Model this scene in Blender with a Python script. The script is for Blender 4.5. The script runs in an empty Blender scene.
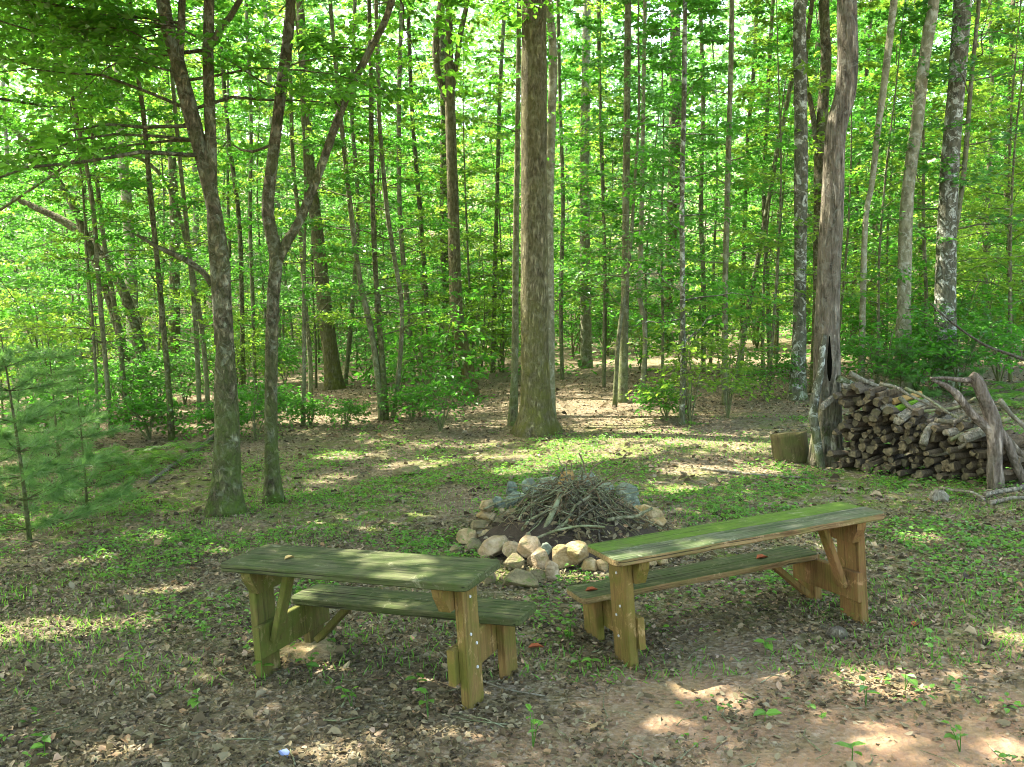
import bpy, math, random
import numpy as np
from mathutils import Vector, noise as mnoise

R = math.radians
scene = bpy.context.scene
COL = scene.collection
rng = np.random.default_rng(11)
random.seed(5)

# ------------------------------------------------------------------ camera
F, PITCH, CAMZ = 897.0, R(4.8), 2.16
CP, SP = math.cos(PITCH), math.sin(PITCH)
cd = bpy.data.cameras.new('camera')
cam = bpy.data.objects.new('camera', cd)
COL.objects.link(cam)
cam.location = (0, 0, CAMZ)
cam.rotation_euler = (R(90) - PITCH, 0, 0)
cd.sensor_width = 36.0
cd.sensor_fit = 'HORIZONTAL'
cd.lens = F / 1024 * 36
cd.clip_end = 2000
scene.camera = cam

# ------------------------------------------------------------------ sun direction
SUN_EL, SUN_AZ = R(56), R(150)          # azimuth measured from +X towards +Y : left and beyond
SDIR = np.array([math.cos(SUN_EL) * math.cos(SUN_AZ), math.cos(SUN_EL) * math.sin(SUN_AZ), math.sin(SUN_EL)])


# ------------------------------------------------------------------ ground height
def ground_base(x, y):
    x = np.asarray(x, float); y = np.asarray(y, float)
    z = 0.055 * 18 * np.tanh(x / 18)
    z = z - 0.050 * np.tanh((x - 0.3) / 0.5) * np.exp(-((y - 5.4) / 2.6) ** 2)
    a = np.clip(y - 9, 0, None)
    z = z + 0.021 * a * a / (a + 4)
    b = np.clip(y - 45, 0, None)
    z = z + 0.20 * b * b / (b + 25)
    z = z + 0.035 * np.sin(x * 0.9 + 1.3) * np.sin(y * 0.7 + .4) * np.clip((y - 7) / 6, 0, 1)
    return z


def ground(x, y):
    x = float(x); y = float(y)
    z = float(ground_base(x, y))
    if abs(x) < 30 and -5 < y < 60:
        z += 0.022 * mnoise.noise((x * 1.7, y * 1.7, 0.3)) + 0.008 * mnoise.noise((x * 6, y * 6, 4.3))
    return z


def grounds(X, Y):
    return np.array([ground(a, b) for a, b in zip(np.ravel(X), np.ravel(Y))])


def ray(px, py):
    u = (px - 512) / F; v = -(py - 383.5) / F
    return np.array([u, CP + v * SP, -SP + v * CP])


def at(px, py, Y):
    d = ray(px, py)
    return np.array([0, 0, CAMZ]) + d * (Y / d[1])


def hit(px, py):
    d = ray(px, py); t = 2.0
    for _ in range(6000):
        p = d * t
        if CAMZ + p[2] < float(ground_base(p[0], p[1])):
            break
        t += 0.02 if t < 20 else 0.06
    return np.array([p[0], p[1], ground(p[0], p[1])])


# ------------------------------------------------------------------ mesh helpers
def mesh_np(name, V, F, mat=None, smooth=True, attr=None, midx=None, extra_mats=()):
    """F: list of integer arrays (n,k)"""
    V = np.asarray(V, np.float32).reshape(-1, 3)
    me = bpy.data.meshes.new(name)
    me.vertices.add(len(V)); me.vertices.foreach_set('co', V.ravel())
    F = [np.asarray(f, np.int32) for f in F if len(f)]
    tot = np.concatenate([np.full(len(f), f.shape[1], np.int32) for f in F])
    li = np.concatenate([f.ravel() for f in F])
    st = np.concatenate([[0], np.cumsum(tot)[:-1]]).astype(np.int32)
    me.loops.add(len(li)); me.loops.foreach_set('vertex_index', li)
    me.polygons.add(len(tot)); me.polygons.foreach_set('loop_start', st)
    me.polygons.foreach_set('loop_total', tot)
    me.polygons.foreach_set('use_smooth', np.full(len(tot), smooth, bool))
    if mat is not None: me.materials.append(mat)
    for m in extra_mats: me.materials.append(m)
    if midx is not None: me.polygons.foreach_set('material_index', np.asarray(midx, np.int32))
    me.update(calc_edges=True)
    if attr is not None:
        a = me.attributes.new('var', 'FLOAT', 'FACE')
        a.data.foreach_set('value', np.asarray(attr, np.float32))
    return me


def link(name, me, parent=None, loc=None):
    o = bpy.data.objects.new(name, me); COL.objects.link(o)
    if parent is not None: o.parent = parent
    if loc is not None: o.location = [float(c) for c in loc]
    return o


def empty(name, loc, rz=0.0):
    o = bpy.data.objects.new(name, None); COL.objects.link(o)
    o.location = [float(c) for c in loc]; o.rotation_euler = (0, 0, rz)
    o.empty_display_size = .1
    return o


def tag(o, label=None, cat=None, group=None, kind=None):
    if label: o['label'] = label
    if cat: o['category'] = cat
    if group: o['group'] = group
    if kind: o['kind'] = kind
    return o


def dup(root, loc, rz, scale=1.0, label=None, cat=None, group=None, rx=0.0, ry=0.0):
    r = root.copy(); COL.objects.link(r)
    r.location = [float(c) for c in loc]; r.rotation_euler = (rx, ry, rz)
    r.scale = (scale, scale, scale) if not hasattr(scale, '__len__') else scale
    for k in ('label', 'category', 'group'):
        if k in r.keys(): del r[k]
    tag(r, label, cat, group)
    for ch in root.children:
        c = ch.copy(); COL.objects.link(c); c.parent = r
    return r


class MB:
    """collects vertices and faces of one mesh"""
    def __init__(s): s.V = []; s.F = {}; s.n = 0; s.mi = {}
    def add(s, V, faces, mi=0):
        V = np.asarray(V, float).reshape(-1, 3)
        for f in faces:
            f = np.asarray(f, int)
            if f.size == 0: continue
            k = f.shape[1]
            s.F.setdefault(k, []).append(f + s.n); s.mi.setdefault(k, []).append(np.full(len(f), mi))
        s.V.append(V); s.n += len(V)
    def box(s, c, size, M=None, mi=0):
        h = np.array(size) / 2
        v = np.array([[x, y, z] for x in (-1, 1) for y in (-1, 1) for z in (-1, 1)]) * h
        if M is not None: v = v @ np.asarray(M).T
        v = v + np.array(c)
        f = [[0, 1, 3, 2], [4, 6, 7, 5], [0, 4, 5, 1], [2, 3, 7, 6], [0, 2, 6, 4], [1, 5, 7, 3]]
        s.add(v, [f], mi)
    def mesh(s, name, mats, smooth=True):
        ks = sorted(s.F)
        F = [np.concatenate(s.F[k]) for k in ks]
        mi = np.concatenate([np.concatenate(s.mi[k]) for k in ks])
        if not isinstance(mats, (list, tuple)): mats = [mats]
        return mesh_np(name, np.concatenate(s.V), F, mats[0], smooth, None, mi, mats[1:])


def lumps(P, amp, freq, seed):
    r = np.random.default_rng(seed)
    o = np.zeros(len(P))
    for k in range(5):
        d = r.normal(size=3); d /= np.linalg.norm(d)
        o += np.sin(P @ d * freq * (1 + .6 * k) + r.uniform(0, 6.3)) / (1 + .5 * k)
    return o * amp / 2


def smooth_path(P, Rr, step):
    """Catmull-Rom through points with radii"""
    P = np.asarray(P, float); Rr = np.asarray(Rr, float)
    Q = np.vstack([2 * P[0] - P[1], P, 2 * P[-1] - P[-2]])
    out = []; ro = []
    for i in range(len(P) - 1):
        n = max(2, int(np.linalg.norm(P[i + 1] - P[i]) / step))
        for k in range(n):
            t = k / n
            a, b, c, d = Q[i], Q[i + 1], Q[i + 2], Q[i + 3]
            out.append(.5 * ((2 * b) + (-a + c) * t + (2 * a - 5 * b + 4 * c - d) * t * t + (-a + 3 * b - 3 * c + d) * t ** 3))
            ro.append(Rr[i] * (1 - t) + Rr[i + 1] * t)
    out.append(P[-1]); ro.append(Rr[-1])
    return np.array(out), np.array(ro)


def tube(mb, P, Rr, sides=8, amp=0.0, freq=6.0, seed=0, flute=0.0, mi=0, cap=True):
    P = np.asarray(P, float); Rr = np.asarray(Rr, float)
    n = len(P)
    T = np.gradient(P, axis=0); T /= np.linalg.norm(T, axis=1)[:, None] + 1e-9
    ref = np.array([1.0, 0, 0]) if abs(T[0][0]) < .8 else np.array([0, 1.0, 0])
    A = np.zeros((n, 3))
    for i in range(n):
        a = ref - T[i] * (ref @ T[i]); a /= np.linalg.norm(a) + 1e-9
        A[i] = a; ref = a
    B = np.cross(T, A)
    ang = np.linspace(0, 2 * np.pi, sides, endpoint=False)
    Vd = A[:, None, :] * np.cos(ang)[None, :, None] + B[:, None, :] * np.sin(ang)[None, :, None]
    rad = np.repeat(Rr[:, None], sides, 1)
    if amp:
        L = lumps((P[:, None, :] + Vd * Rr[:, None, None]).reshape(-1, 3), amp, freq, seed).reshape(n, sides)
        rad = rad * (1 + L)
    if flute:
        r2 = np.random.default_rng(seed + 1)
        ph = r2.uniform(0, 6.3, 3)
        s = np.linspace(0, 1, n)[:, None]
        g = np.sin(3 * ang[None] + ph[0]) + .7 * np.sin(5 * ang[None] + ph[1]) + .4 * np.sin(8 * ang[None] + ph[2])
        d = np.linalg.norm(P - P[0], axis=1)[:, None]
        rad = rad * (1 + flute * np.exp(-d / .35) * (1.0 + .45 * g))
    V = P[:, None, :] + Vd * rad[:, :, None]
    idx = np.arange(n * sides).reshape(n, sides)
    a = idx[:-1]; b = idx[1:]
    q = np.stack([a, np.roll(a, -1, 1), np.roll(b, -1, 1), b], -1).reshape(-1, 4)
    Vv = V.reshape(-1, 3)
    faces = [q]
    if cap:
        Vv = np.vstack([Vv, P[0], P[-1]])
        c0, c1 = n * sides, n * sides + 1
        i0 = idx[0]; i1 = idx[-1]
        t0 = np.stack([np.roll(i0, -1), i0, np.full(sides, c0)], -1)
        t1 = np.stack([i1, np.roll(i1, -1), np.full(sides, c1)], -1)
        faces.append(np.vstack([t0, t1]))
    mb.add(Vv, faces, mi)


def nrm(a): return a / (np.linalg.norm(a, axis=-1, keepdims=True) + 1e-9)


def leaves_geo(P, ax, no, L, W, fold=.25, fine=True):
    """P base points; ax along leaf; no approx normal; L,W arrays.  returns V, quads"""
    n = len(P)
    ax = nrm(ax); sd = nrm(np.cross(no, ax)); no = np.cross(ax, sd)
    L = np.asarray(L)[:, None]; W = np.asarray(W)[:, None]
    up = no * W * fold
    if fine:
        tipd = -no * L * .14
        v = np.stack([P, P + ax * L * .28 + sd * W * .45 + up * .8, P + ax * L * .66 + sd * W * .40 + up * .6,
                      P + ax * L + tipd, P + ax * L * .66 - sd * W * .40 + up * .6, P + ax * L * .28 - sd * W * .45 + up * .8], 1)
        i = (np.arange(n) * 6)[:, None]
        q = np.concatenate([i + np.array([[0, 3, 2, 1]]), i + np.array([[0, 5, 4, 3]])], 1).reshape(-1, 4)
        return v.reshape(-1, 3), q, 2
    v = np.stack([P, P + ax * L * .42 + sd * W * .5 + up, P + ax * L, P + ax * L * .42 - sd * W * .5 + up], 1)
    i = (np.arange(n) * 4)[:, None]
    q = np.concatenate([i + np.array([[0, 2, 1]]), i + np.array([[0, 3, 2]])], 1).reshape(-1, 3)
    return v.reshape(-1, 3), q, 2


# ------------------------------------------------------------------ materials
def mat(name):
    m = bpy.data.materials.new(name); m.use_nodes = True
    nt = m.node_tree; nt.nodes.clear()
    return m, nt


class NT:
    def __init__(s, name):
        s.m, s.t = mat(name); s.L = s.t.links
        s.out = s.n('ShaderNodeOutputMaterial')
    def n(s, typ, **kw):
        nd = s.t.nodes.new(typ)
        for k, v in kw.items():
            if k.startswith('i_'): nd.inputs[k[2:].replace('_', ' ')].default_value = v
            else: setattr(nd, k, v)
        return nd
    def link(s, a, b): s.L.new(a, b)
    def noise(s, vec, scale, detail=4, rough=.6, dist=0.0):
        nd = s.n('ShaderNodeTexNoise'); s.link(vec, nd.inputs['Vector'])
        nd.inputs['Scale'].default_value = scale; nd.inputs['Detail'].default_value = detail
        nd.inputs['Roughness'].default_value = rough; nd.inputs['Distortion'].default_value = dist
        return nd.outputs['Fac']
    def ramp(s, fac, stops, interp='LINEAR'):
        nd = s.n('ShaderNodeValToRGB'); s.link(fac, nd.inputs['Fac'])
        cr = nd.color_ramp; cr.interpolation = interp
        while len(cr.elements) < len(stops): cr.elements.new(.5)
        for e, (p, c) in zip(cr.elements, stops):
            e.position = p; e.color = (c, c, c, 1) if not hasattr(c, '__len__') else (*c, 1)
        return nd.outputs['Color']
    def mix(s, fac, a, b, mode='MIX'):
        nd = s.n('ShaderNodeMix'); nd.data_type = 'RGBA'; nd.blend_type = mode
        for sock, v in ((nd.inputs['Factor'], fac), (nd.inputs['A'], a), (nd.inputs['B'], b)):
            pass
        ins = [i for i in nd.inputs if i.type == 'RGBA']
        fa = [i for i in nd.inputs if i.type == 'VALUE'][0]
        for sock, v in ((fa, fac), (ins[0], a), (ins[1], b)):
            if hasattr(v, 'is_output') or isinstance(v, bpy.types.NodeSocket): s.link(v, sock)
            elif hasattr(v, '__len__'): sock.default_value = (*v, 1) if len(v) == 3 else v
            else: sock.default_value = v
        return [o for o in nd.outputs if o.type == 'RGBA'][0]
    def math(s, op, a, b=0.0, clamp=False):
        nd = s.n('ShaderNodeMath'); nd.operation = op; nd.use_clamp = clamp
        for sock, v in ((nd.inputs[0], a), (nd.inputs[1], b)):
            if isinstance(v, bpy.types.NodeSocket): s.link(v, sock)
            else: sock.default_value = v
        return nd.outputs[0]
    def coords(s, which='Object', scale=(1, 1, 1)):
        tc = s.n('ShaderNodeTexCoord'); mp = s.n('ShaderNodeMapping')
        s.link(tc.outputs[which], mp.inputs['Vector']); mp.inputs['Scale'].default_value = scale
        return mp.outputs['Vector']
    def bsdf(s, color, rough=.8, spec=.25, bump=None, bstr=.5, bdist=.02):
        b = s.n('ShaderNodeBsdfPrincipled')
        if isinstance(color, bpy.types.NodeSocket): s.link(color, b.inputs['Base Color'])
        else: b.inputs['Base Color'].default_value = (*color, 1)
        if isinstance(rough, bpy.types.NodeSocket): s.link(rough, b.inputs['Roughness'])
        else: b.inputs['Roughness'].default_value = rough
        b.inputs['Specular IOR Level'].default_value = spec
        if bump is not None:
            bp = s.n('ShaderNodeBump'); bp.inputs['Strength'].default_value = bstr; bp.inputs['Distance'].default_value = bdist
            s.link(bump, bp.inputs['Height']); s.link(bp.outputs[0], b.inputs['Normal'])
        s.link(b.outputs[0], s.out.inputs['Surface'])
        return b


def leaf_mat(name, dark, light, trans, tfac=.5, rough=.45):
    t = NT(name)
    at_ = t.n('ShaderNodeAttribute'); at_.attribute_name = 'var'
    oi = t.n('ShaderNodeObjectInfo')
    v = t.math('ADD', at_.outputs['Fac'], t.math('MULTIPLY', t.math('SUBTRACT', oi.outputs['Random'], .5), .35), True)
    c = t.ramp(v, [(0, dark), (.8, light), (1, tuple(min(1, x * 1.25) for x in light))])
    ct = t.mix(v, tuple(x * .75 for x in trans), tuple(min(1, x * 1.15) for x in trans))
    b = t.n('ShaderNodeBsdfPrincipled'); t.link(c, b.inputs['Base Color'])
    b.inputs['Roughness'].default_value = rough; b.inputs['Specular IOR Level'].default_value = .35
    tr = t.n('ShaderNodeBsdfTranslucent'); t.link(ct, tr.inputs['Color'])
    mx = t.n('ShaderNodeMixShader'); mx.inputs[0].default_value = tfac
    t.link(b.outputs[0], mx.inputs[1]); t.link(tr.outputs[0], mx.inputs[2])
    t.link(mx.outputs[0], t.out.inputs['Surface'])
    return t.m


M = {}
M['leaf'] = leaf_mat('green_leaf', (.032, .088, .010), (.06, .155, .018), (.125, .43, .03), .48)
M['leaf_warm'] = leaf_mat('yellow_green_leaf', (.05, .10, .010), (.10, .18, .024), (.29, .50, .045), .52)
M['leaf_deep'] = leaf_mat('deep_green_leaf', (.028, .08, .018), (.06, .14, .034), (.16, .43, .06), .47, .33)
M['canopy_leaf'] = leaf_mat('canopy_leaf', (.036, .088, .010), (.068, .155, .016), (.17, .46, .03), .52)
M['needle'] = leaf_mat('pine_needle', (.055, .13, .03), (.115, .22, .06), (.17, .36, .065), .42)
M['leaf_far'] = leaf_mat('distant_leaf', (.045, .10, .04), (.085, .165, .07), (.20, .46, .12), .5)
M['fern'] = leaf_mat('fern_leaf', (.05, .13, .015), (.09, .21, .025), (.22, .46, .04), .5)
M['herb'] = leaf_mat('ground_leaf', (.05, .13, .018), (.10, .23, .03), (.24, .5, .05), .45)


def bark_mat(name, cols, vscale=9, hscale=34, lichen=0.0, lichen_col=(.36, .40, .31), moss=.5, mossh=1.2, moss_col=(.10, .15, .025), bstr=.9, bdist=.025):
    t = NT(name)
    v = t.coords('Object', (hscale, hscale, vscale))
    v2 = t.coords('Object', (1, 1, 1))
    n1 = t.noise(v, 1.0, 6, .65, .6)
    n2 = t.noise(v2, 3.0, 4, .6)
    n3 = t.noise(v2, 38, 3, .6)
    rid = t.ramp(n1, [(.38, 0.0), (.5, .5), (.6, 1.0)])
    c = t.mix(rid, cols[0], cols[1])
    c = t.mix(t.math('MULTIPLY', t.ramp(n2, [(.4, 0), (.65, 1)]), .6), c, cols[2])
    if lichen:
        l = t.math('MULTIPLY', t.ramp(t.noise(v2, 6.5, 5, .7, .8), [(.52, 0), (.60, 1)]), lichen)
        c = t.mix(l, c, lichen_col)
    # green moss film near the foot
    sx = t.n('ShaderNodeSeparateXYZ'); t.link(v2, sx.inputs[0])
    hgt = t.math('SUBTRACT', 1.0, t.math('DIVIDE', sx.outputs['Z'], mossh), True)
    ms = t.math('MULTIPLY', t.math('MULTIPLY', t.math('ADD', hgt, .18), t.ramp(t.noise(v2, 5, 5, .7), [(.35, 0), (.62, 1)])), moss, True)
    c = t.mix(ms, c, moss_col)
    h = t.math('ADD', rid, t.math('MULTIPLY', n3, .4))
    t.bsdf(c, .9, .15, h, bstr, bdist)
    return t.m


M['bark_big'] = bark_mat('ridged_grey_bark', ((.05, .043, .022), (.235, .205, .12), (.165, .158, .058)), 6.5, 24, .35, (.30, .30, .18), .85, 2.6, (.15, .155, .03), 1.0, .05)
M['bark_dark'] = bark_mat('dark_rough_bark', ((.028, .023, .012), (.18, .15, .088), (.105, .115, .04)), 9, 17, .5, (.29, .31, .2), .95, 2.0, bstr=1.0, bdist=.045)
M['bark_pale'] = bark_mat('pale_smooth_bark', ((.10, .09, .055), (.26, .24, .16), (.15, .15, .08)), 6, 10, .6, (.36, .37, .28), .6, 1.5, bstr=.5)
M['bark_plate'] = bark_mat('shaggy_plate_bark', ((.025, .02, .014), (.28, .235, .165), (.20, .17, .12)), 3.2, 19, .3, (.33, .34, .26), .55, 1.2, bstr=1.0, bdist=.06)
M['bark_lichen'] = bark_mat('lichen_spotted_bark', ((.04, .036, .026), (.15, .14, .10), (.10, .105, .06)), 7, 16, .95, (.42, .44, .36), .5, 1.2)
M['bark_twig'] = bark_mat('thin_sapling_bark', ((.05, .045, .025), (.16, .145, .085), (.10, .115, .05)), 9, 26, .45, (.28, .30, .2), .6, 1.6, bstr=.4)
M['post_wood'] = bark_mat('brown_bare_post', ((.055, .04, .028), (.29, .235, .18), (.19, .155, .115)), 4, 17, .2, (.36, .34, .27), .2, .5, bstr=1.0, bdist=.04)
M['dead_wood'] = bark_mat('bare_dead_wood', ((.08, .066, .048), (.30, .26, .19), (.2, .175, .13)), 5, 30, .2, (.4, .41, .34), .15, .5, bstr=.8, bdist=.02)
M['stick'] = bark_mat('grey_green_dead_stick', ((.06, .055, .03), (.22, .20, .125), (.15, .145, .08)), 8, 30, .5, (.32, .35, .22), .3, .6, bstr=.4)
M['stick_brown'] = bark_mat('brown_dead_stick', ((.05, .032, .018), (.19, .13, .07), (.12, .085, .05)), 8, 30, .2, (.28, .27, .18), .1, .6, bstr=.4)
M['stick_dark'] = bark_mat('blackened_dead_stick', ((.02, .017, .012), (.10, .08, .055), (.06, .05, .032)), 8, 30, .3, (.25, .26, .19), .1, .6, bstr=.4)


def wood_mat(name, cols, algae, acol, seed=0.0, axis='X', cover=(.4, .62)):
    """weathered timber, grain along the object's X or Z, with patches of green algae"""
    t = NT(name)
    sc = (3, 60, 60) if axis == 'X' else (60, 60, 3)
    v = t.coords('Object', sc); v2 = t.coords('Object')
    mp = t.n('ShaderNodeMapping'); mp.inputs['Location'].default_value = (seed, seed * 2.1, seed * .7); t.link(v2, mp.inputs['Vector']); v2 = mp.outputs[0]
    g = t.noise(v, 1.0, 5, .65, .4)
    oi = t.n('ShaderNodeObjectInfo')
    c = t.mix(t.ramp(g, [(.40, 0), (.60, 1)] if axis == 'X' else [(.25, 0), (.75, 1)]), cols[0], cols[1])
    c = t.mix(t.math('MULTIPLY', t.ramp(t.noise(v2, 4, 4, .6), [(.4, 0), (.65, 1)]), .75), c, cols[2])
    vc = t.coords('Object', (1.1, 70, 70) if axis == 'X' else (70, 70, 1.1))
    crack = t.ramp(t.noise(vc, 1.0, 3, .5, .3), [(.62, 0), (.67, 1)])
    fine = t.math('MULTIPLY', t.math('ADD', t.noise(v2, 5, 6, .75, .5), t.math('MULTIPLY', g, .25)), .82)
    a = t.math('MULTIPLY', t.ramp(fine, [(cover[0], 0), (cover[1], 1)]), algae)
    c = t.mix(a, c, t.mix(t.noise(v2, 22, 3), tuple(x * .75 for x in acol), tuple(x * 1.3 for x in acol)))
    c = t.mix(t.math('MULTIPLY', crack, .8 if axis == 'X' else .2), c, (.018, .016, .009))
    c = t.mix(t.math('MULTIPLY', t.ramp(t.noise(v2, 8, 6, .8, .6), [(.58, 0), (.66, 1)]), .55), c, tuple(min(.4, x * 1.5 + .04) for x in cols[1]))
    h = t.math('SUBTRACT', t.math('ADD', g, t.math('MULTIPLY', t.noise(v2, 40, 3), .5)), t.math('MULTIPLY', crack, .9))
    t.bsdf(c, .88, .15, h, .8, .008)
    return t.m


M['wood_top'] = wood_mat('algae_covered_plank', ((.024, .024, .011), (.115, .108, .056), (.066, .066, .026)), .66, (.032, .058, .007), 0, 'X', (.36, .60))
M['wood_top_pale'] = wood_mat('grey_green_weathered_plank', ((.028, .031, .017), (.15, .148, .094), (.075, .078, .038)), .7, (.036, .07, .010), 4, 'X', (.42, .64))
M['wood_moss'] = wood_mat('mossy_plank', ((.035, .042, .015), (.115, .12, .05), (.07, .088, .02)), .9, (.07, .125, .009), 2, 'X', (.30, .56))
M['wood_edge'] = wood_mat('worn_brown_plank_edge', ((.085, .05, .02), (.25, .165, .075), (.17, .12, .05)), .5, (.08, .115, .02), 6, 'X', (.45, .66))
M['wood_leg'] = wood_mat('warm_brown_timber', ((.07, .042, .012), (.22, .14, .046), (.16, .105, .03)), .7, (.08, .092, .010), 1, 'Z', (.42, .62))
M['wood_leg_green'] = wood_mat('olive_stained_timber', ((.045, .034, .010), (.165, .122, .042), (.11, .088, .024)), .8, (.075, .10, .014), 3, 'Z', (.38, .60))
M['wood_leg_red'] = wood_mat('reddish_brown_timber', ((.075, .037, .012), (.235, .128, .046), (.165, .095, .034)), .5, (.085, .115, .016), 5, 'Z', (.46, .68))
t = NT('zinc_bolt'); t.bsdf((.45, .45, .42), .45, .5); M['bolt'] = t.m


def stone_mat(name, cols, lich):
    t = NT(name); v = t.coords('Object'); oi = t.n('ShaderNodeObjectInfo')
    mp = t.n('ShaderNodeVectorMath'); mp.operation = 'ADD'; t.link(v, mp.inputs[0])
    cb = t.n('ShaderNodeCombineXYZ'); 
    for k in range(3): t.link(t.math('MULTIPLY', oi.outputs['Random'], 37.0 + 11 * k), cb.inputs[k])
    t.link(cb.outputs[0], mp.inputs[1]); v = mp.outputs[0]
    c = t.mix(t.ramp(t.noise(v, 9, 6, .65, .4), [(.35, 0), (.65, 1)]), cols[0], cols[1])
    c = t.mix(t.ramp(t.noise(v, 3.5, 4, .6), [(.5, 0), (.62, 1)]), c, cols[2])
    c = t.mix(t.math('MULTIPLY', t.ramp(t.noise(v, 14, 5, .7), [(.52, 0), (.62, 1)]), .8), c, lich)
    h = t.math('ADD', t.noise(v, 16, 8, .7), t.math('MULTIPLY', t.noise(v, 70, 3), .3))
    t.bsdf(c, .88, .2, h, 1.0, .05)
    return t.m


M['stone_ochre'] = stone_mat('ochre_quartz', ((.22, .145, .055), (.47, .36, .19), (.35, .24, .09)), (.19, .20, .07))
M['stone_pink'] = stone_mat('pinkish_quartz', ((.22, .15, .075), (.49, .39, .24), (.37, .255, .13)), (.25, .21, .09))
M['stone_blue'] = stone_mat('blue_grey_lichen_stone', ((.09, .105, .075), (.22, .25, .175), (.15, .175, .115)), (.25, .32, .21))
M['stone_moss'] = stone_mat('mossy_brown_stone', ((.12, .10, .05), (.27, .22, .11), (.2, .16, .07)), (.11, .15, .03))

# split logs
t = NT('grey_bark_log'); v = t.coords('Object', (30, 30, 6)); v2 = t.coords('Object')
oi = t.n('ShaderNodeObjectInfo')
c = t.mix(t.ramp(t.noise(v, 1, 5, .65, .5), [(.35, 0), (.65, 1)]), (.018, .014, .008), (.115, .09, .052))
c = t.mix(t.math('MULTIPLY', oi.outputs['Random'], .45), c, (.11, .085, .055))
t.bsdf(c, .9, .15, t.noise(v, 1, 6, .7), .8, .015); M['log_bark'] = t.m
t = NT('weathered_log_end'); v2 = t.coords('Object'); oi = t.n('ShaderNodeObjectInfo')
c = t.mix(t.ramp(t.noise(v2, 18, 5, .7), [(.35, 0), (.65, 1)]), (.04, .03, .015), (.20, .155, .085))
c = t.mix(t.math('MULTIPLY', oi.outputs['Random'], .75), c, (.06, .055, .03))
t.bsdf(c, .9, .15, t.noise(v2, 60, 4, .7), .6, .008); M['log_end'] = t.m
t = NT('green_moss'); v2 = t.coords('Object')
c = t.mix(t.noise(v2, 22, 5, .7), (.05, .11, .01), (.20, .36, .025))
t.bsdf(c, .95, .1, t.noise(v2, 60, 5, .7), .8, .02); M['moss'] = t.m
t = NT('rotten_orange_wood'); v2 = t.coords('Object', (40, 40, 6))
c = t.mix(t.noise(v2, 1, 5, .7), (.13, .07, .02), (.42, .28, .10))
t.bsdf(c, .9, .1, t.noise(v2, 1, 5, .7), .8, .015); M['rotten'] = t.m
t = NT('hollow_shade'); t.bsdf((.003, .003, .002), 1, .0); M['hollow'] = t.m
t = NT('orange_dead_leaf'); t.bsdf((.24, .07, .025), .8, .15); M['dead_orange'] = t.m
t = NT('tan_dead_leaf'); t.bsdf((.40, .28, .10), .75, .2); M['dead_tan'] = t.m
t = NT('blue_scrap'); t.bsdf((.14, .19, .34), .6, .2); M['blue'] = t.m

# leaf litter
t = NT('dry_fallen_leaf')
a = t.n('ShaderNodeAttribute'); a.attribute_name = 'var'
c = t.ramp(a.outputs['Fac'], [(0, (.03, .022, .011)), (.25, (.085, .064, .028)), (.5, (.14, .112, .05)), (.72, (.20, .165, .082)), (.9, (.29, .245, .15)), (.96, (.28, .17, .075)), (1, (.40, .29, .20))])
v = t.coords('Object'); c = t.mix(t.math('MULTIPLY', t.noise(v, 40, 3), .4), c, (.10, .08, .055))
b = t.n('ShaderNodeBsdfPrincipled'); t.link(c, b.inputs['Base Color']); b.inputs['Roughness'].default_value = .75; b.inputs['Specular IOR Level'].default_value = .2
tr = t.n('ShaderNodeBsdfTranslucent'); t.link(c, tr.inputs['Color']); mx = t.n('ShaderNodeMixShader'); mx.inputs[0].default_value = .15
t.link(b.outputs[0], mx.inputs[1]); t.link(tr.outputs[0], mx.inputs[2]); t.link(mx.outputs[0], t.out.inputs['Surface'])
M['litter'] = t.m

# ground
t = NT('forest_floor'); v = t.coords('Object')
n_big = t.noise(v, .55, 4, .55, .3)
n_mid = t.noise(v, 4.5, 6, .68, .3)
n_fin = t.noise(v, 32, 6, .7)
vo = t.n('ShaderNodeTexVoronoi'); t.link(v, vo.inputs['Vector']); vo.inputs['Scale'].default_value = 26; vo.inputs['Randomness'].default_value = 1
leafc = t.ramp(vo.outputs['Color'], [(0, (.06, .043, .028)), (.35, (.15, .115, .075)), (.6, (.22, .18, .12)), (.8, (.27, .23, .17)), (1, (.17, .11, .06))])
clay = t.mix(n_mid, (.22, .115, .06), (.40, .25, .155))
duff = t.mix(n_mid, (.085, .062, .032), (.18, .135, .075))
c = t.mix(t.ramp(n_fin, [(.42, 0), (.58, 1)]), duff, leafc)
sx = t.n('ShaderNodeSeparateXYZ'); t.link(v, sx.inputs[0])
# bare clay : trodden area close to the camera, more to the right
near = t.math('DIVIDE', t.math('SUBTRACT', 5.9, sx.outputs['Y']), 2.0, True)
rt = t.math('DIVIDE', t.math('ADD', sx.outputs['X'], .6), 1.6, True)
cl = t.math('MULTIPLY', t.math('MULTIPLY', near, rt), t.ramp(t.noise(v, 1.15, 5, .6), [(.34, 0), (.54, 1)]))
c = t.mix(t.math('MULTIPLY', cl, .9), c, clay)
mo = t.math('MULTIPLY', t.ramp(n_big, [(.36, 0), (.54, 1)]), t.ramp(n_mid, [(.42, 0), (.60, 1)]))
bk = t.math('MULTIPLY', t.math('DIVIDE', t.math('SUBTRACT', sx.outputs['Y'], 5.0), 2.5, True), t.math('DIVIDE', t.math('SUBTRACT', 17.0, sx.outputs['Y']), 5.0, True))
mo = t.math('MULTIPLY', mo, t.math('ADD', t.math('MULTIPLY', bk, .85), .2))
c = t.mix(mo, c, t.mix(n_fin, (.055, .085, .012), (.135, .18, .03)))
t.bsdf(c, .95, .1, t.math('ADD', n_fin, t.math('MULTIPLY', vo.outputs['Distance'], 1.2)), .8, .03)
M['ground'] = t.m

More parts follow.
